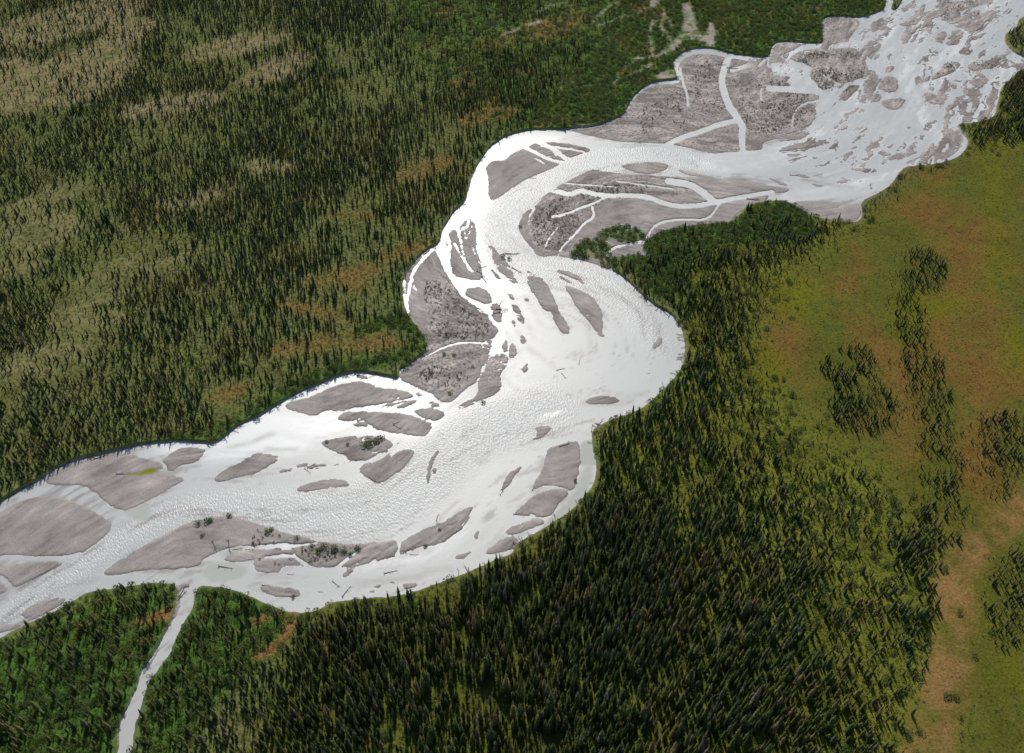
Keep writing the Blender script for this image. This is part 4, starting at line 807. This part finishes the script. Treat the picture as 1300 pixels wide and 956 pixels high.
# low bushes growing on the bars
bb = [((470,563),3.2,'big dark green willow clump on the bushy bar'), ((478,561),2.6,'willow right of the big clump on the bushy bar'), ((484,556),2.4,'rightmost willow on the bushy bar'), ((463,565),2.6,'leftmost willow of the clump on the bushy bar'), ((442,564),1.4,'small brown bush on the left of the bushy bar'), ((415,561),1.2,'tiny bush at the left tip of the bushy bar'),
 ((291,655),2.0,'dark green bush at the top edge of the long gravel bar'), ((264,661),2.4,'spreading bush on the long gravel bar'), ((252,664),2.2,'bush at the left end of the long gravel bar'), ((268,660),1.8,'small bush touching the spreading one'), ((340,675),2.0,'bush at the right end of the long gravel bar'), ((345,672),1.6,'small bush beside the right end of the long bar'), ((257,680),1.4,'little bush in the middle of the long gravel bar'),
 ((377,683),1.6,'bush on the narrow neck of the long bar'), ((405,699),2.4,'bush on the brushy near-bank bar'), ((412,694),2.2,'taller bush on the brushy near-bank bar'), ((425,697),2.6,'olive bush in the middle of the brushy bar'), ((436,700),2.0,'bush on the right of the brushy bar'), ((455,697),1.8,'bush at the right tip of the brushy bar'), ((445,703),1.6,'low bush at the lower edge of the brushy bar'),
 ((558,672),1.2,'tiny bush on the back of the long lens bar'), ((540,693),1.5,'bush at the lower edge of the long lens bar'), ((372,757),1.2,'tiny bush on the round bar near the near bank'), ((547,475),1.8,'bush on the west gravel flat near the forest'), ((571,499),1.8,'olive bush on the lower west gravel flat'), ((613,510),1.8,'dark bush at the tip of the west gravel point'),
 ((564,450),1.6,'bush beside the thin pale rivulet on the west flat'), ((576,451),1.6,'second bush beside the thin pale rivulet'), ((638,326),2.6,'dark bush on the bar in the river throat'), ((646,328),2.2,'bush right of the dark one in the river throat'), ((660,288),1.6,'lone bush on the left rim of the inner flats'), ((699,568),0,''), ((730,610),1.4,'rusty bush on the bar by the calm channel')]
for i, ((px, py), s, lab) in enumerate(bb):
    if not s: continue
    x, y = ground(px, py, .3); x = float(x); y = float(y); z = max(float(sample(HT, np.array([x]), np.array([y]))[0]), 0)
    plant('bar_bush', [('foliage', leaf_m[i % 5]), ('stem', stem_m[i % 5])], x, y, z-.05, (s*1.25, s*1.25, s*.95), i*1.3, lab, 'bush')
# scrub and drift pieces strewn over the gravel flats: small low plants, one group per flat
zones = [('scrub_bush', [A((650,560),(880,460),(1000,300),(1080,300),(1100,500),(1160,620),(1000,640),(700,700))], 420, 'low dark scrub on the far gravel left of the pale channel'),
         ('scrub_bush', [P7((460,330),(880,320),(1250,520),(1240,700),(1000,830),(650,900),(600,700),(500,560))], 620, 'low dark scrub on the far gravel right of the pale channel'),
         ('scrub_bush', [D((160,140),(400,20),(760,10),(760,60),(420,110),(330,300),(200,360),(120,280))], 480, 'low olive scrub on the inner gravel flats'),
         ('scrub_bush', [Cc((860,480),(960,520),(1060,620),(1180,700),(1190,780),(900,800),(860,600)), G((800,80),(1100,30),(1120,100),(1000,220),(880,160))], 420, 'tiny dark scrub tuft on the west gravel flat'),
         ('scrub_bush', [J((0,30),(160,75),(240,120),(420,130),(560,140),(440,200),(240,220),(100,230),(0,240))], 110, 'small scrub bush on the near-bank bars'),
         ('scrub_bush', [Q7((300,520),(900,440),(1040,680),(760,900),(450,850)), R7((440,560),(1090,490),(1060,640),(460,760)), R7((500,20),(900,10),(880,180),(520,200))], 700, 'small dark scrub on the farthest gravel bars')]
scrub = []
tuft_m = [mesh_from('scrub_mesh', *leafy(500+i, 40, .6, 1, .26), mat_foliage('scrub_leaves_%s' % 'abc'[i], [(.10,.10,.05), (.07,.068,.045), (.13,.12,.06)], trans=.1)) for i in range(3)]
for zi, (nm, ps, cnt, lab) in enumerate(zones):
    m = np.zeros((NY, NX), np.uint8)
    for p in ps: poly(m, p, 1)
    ok = (m > 0) & (HT > .07) & (FP > 0)
    jj, ii = np.nonzero(ok)
    clus = (fbm(gx[ii], gy[jj], 12, 2, 300+zi) + .35); clus = np.clip(clus, .02, 1); clus /= clus.sum()
    if len(jj) < cnt: continue
    pick = r_.choice(len(jj), cnt, replace=False, p=clus)
    for q in pick: scrub.append((gx[ii[q]], gy[jj[q]], HT[jj[q], ii[q]]-.05, r_.uniform(.35, 1.25), zi))
scrub = np.array(scrub); px_, py_, d_ = project(scrub[:,0], scrub[:,1], scrub[:,2]); sz = np.where((px_ > 3) & (px_ < PW-3) & (py_ > 2), scrub[:,3]/d_, 0)
order = np.argsort(-sz); top = order[:300]; rest = order[300:]
for q in top:
    x, y, z, s_, zi = scrub[q]; lab = zones[int(zi)][3]
    e = bpy.data.objects.new('scrub_bush', tuft_m[int(r_.integers(0, 3))]); col.objects.link(e); e.location = (x, y, z); e.scale = (s_*1.5, s_*.9, s_*.8); e.rotation_euler = (0, 0, r_.uniform(0, 6.28))
    describe(e, lab, 'scrub', lab.replace(' on ', ' strewn on '))
q = scrub[rest]; nq = len(q)
points_object('scrub_cover', q[:,0], q[:,1], q[:,2], np.stack([q[:,3]*1.5, q[:,3]*.9, q[:,3]*.8], 1), np.stack([0*q[:,0], 0*q[:,0], r_.uniform(0, 6.28, nq)], 1), r_.integers(0, 3, nq), tuft_m)

# ------------------------------------------------------------------ light
SUN_EL, SUN_AZ = R(43), R(-7.5)          # azimuth from +Y towards +X: the sun stands ahead, a little to the left
w = bpy.data.worlds.new('World'); scene.world = w; w.use_nodes = True
t = w.node_tree; bg = t.nodes['Background']; sky = t.nodes.new('ShaderNodeTexSky'); sky.sky_type = 'NISHITA'; sky.sun_disc = False
sky.sun_elevation = SUN_EL; sky.sun_rotation = SUN_AZ; sky.altitude = 500
t.links.new(sky.outputs[0], bg.inputs[0]); bg.inputs[1].default_value = .088
sd = bpy.data.lights.new('sun', 'SUN'); sd.energy = 4.3; sd.angle = R(.5); sd.color = (1, .96, .9)
so = bpy.data.objects.new('sun', sd); col.objects.link(so)
dvec = (math.sin(SUN_AZ)*math.cos(SUN_EL), math.cos(SUN_AZ)*math.cos(SUN_EL), math.sin(SUN_EL))
import mathutils
so.rotation_euler = mathutils.Vector(dvec).to_track_quat('Z', 'Y').to_euler(); so.location = (0, 300, 500)
scene.view_settings.view_transform = 'Standard'; scene.view_settings.look = 'None'; scene.view_settings.exposure = 0; scene.view_settings.gamma = 1
scene.cycles.max_bounces = 5; scene.cycles.diffuse_bounces = 2; scene.cycles.glossy_bounces = 2; scene.cycles.transmission_bounces = 3; scene.cycles.transparent_max_bounces = 4
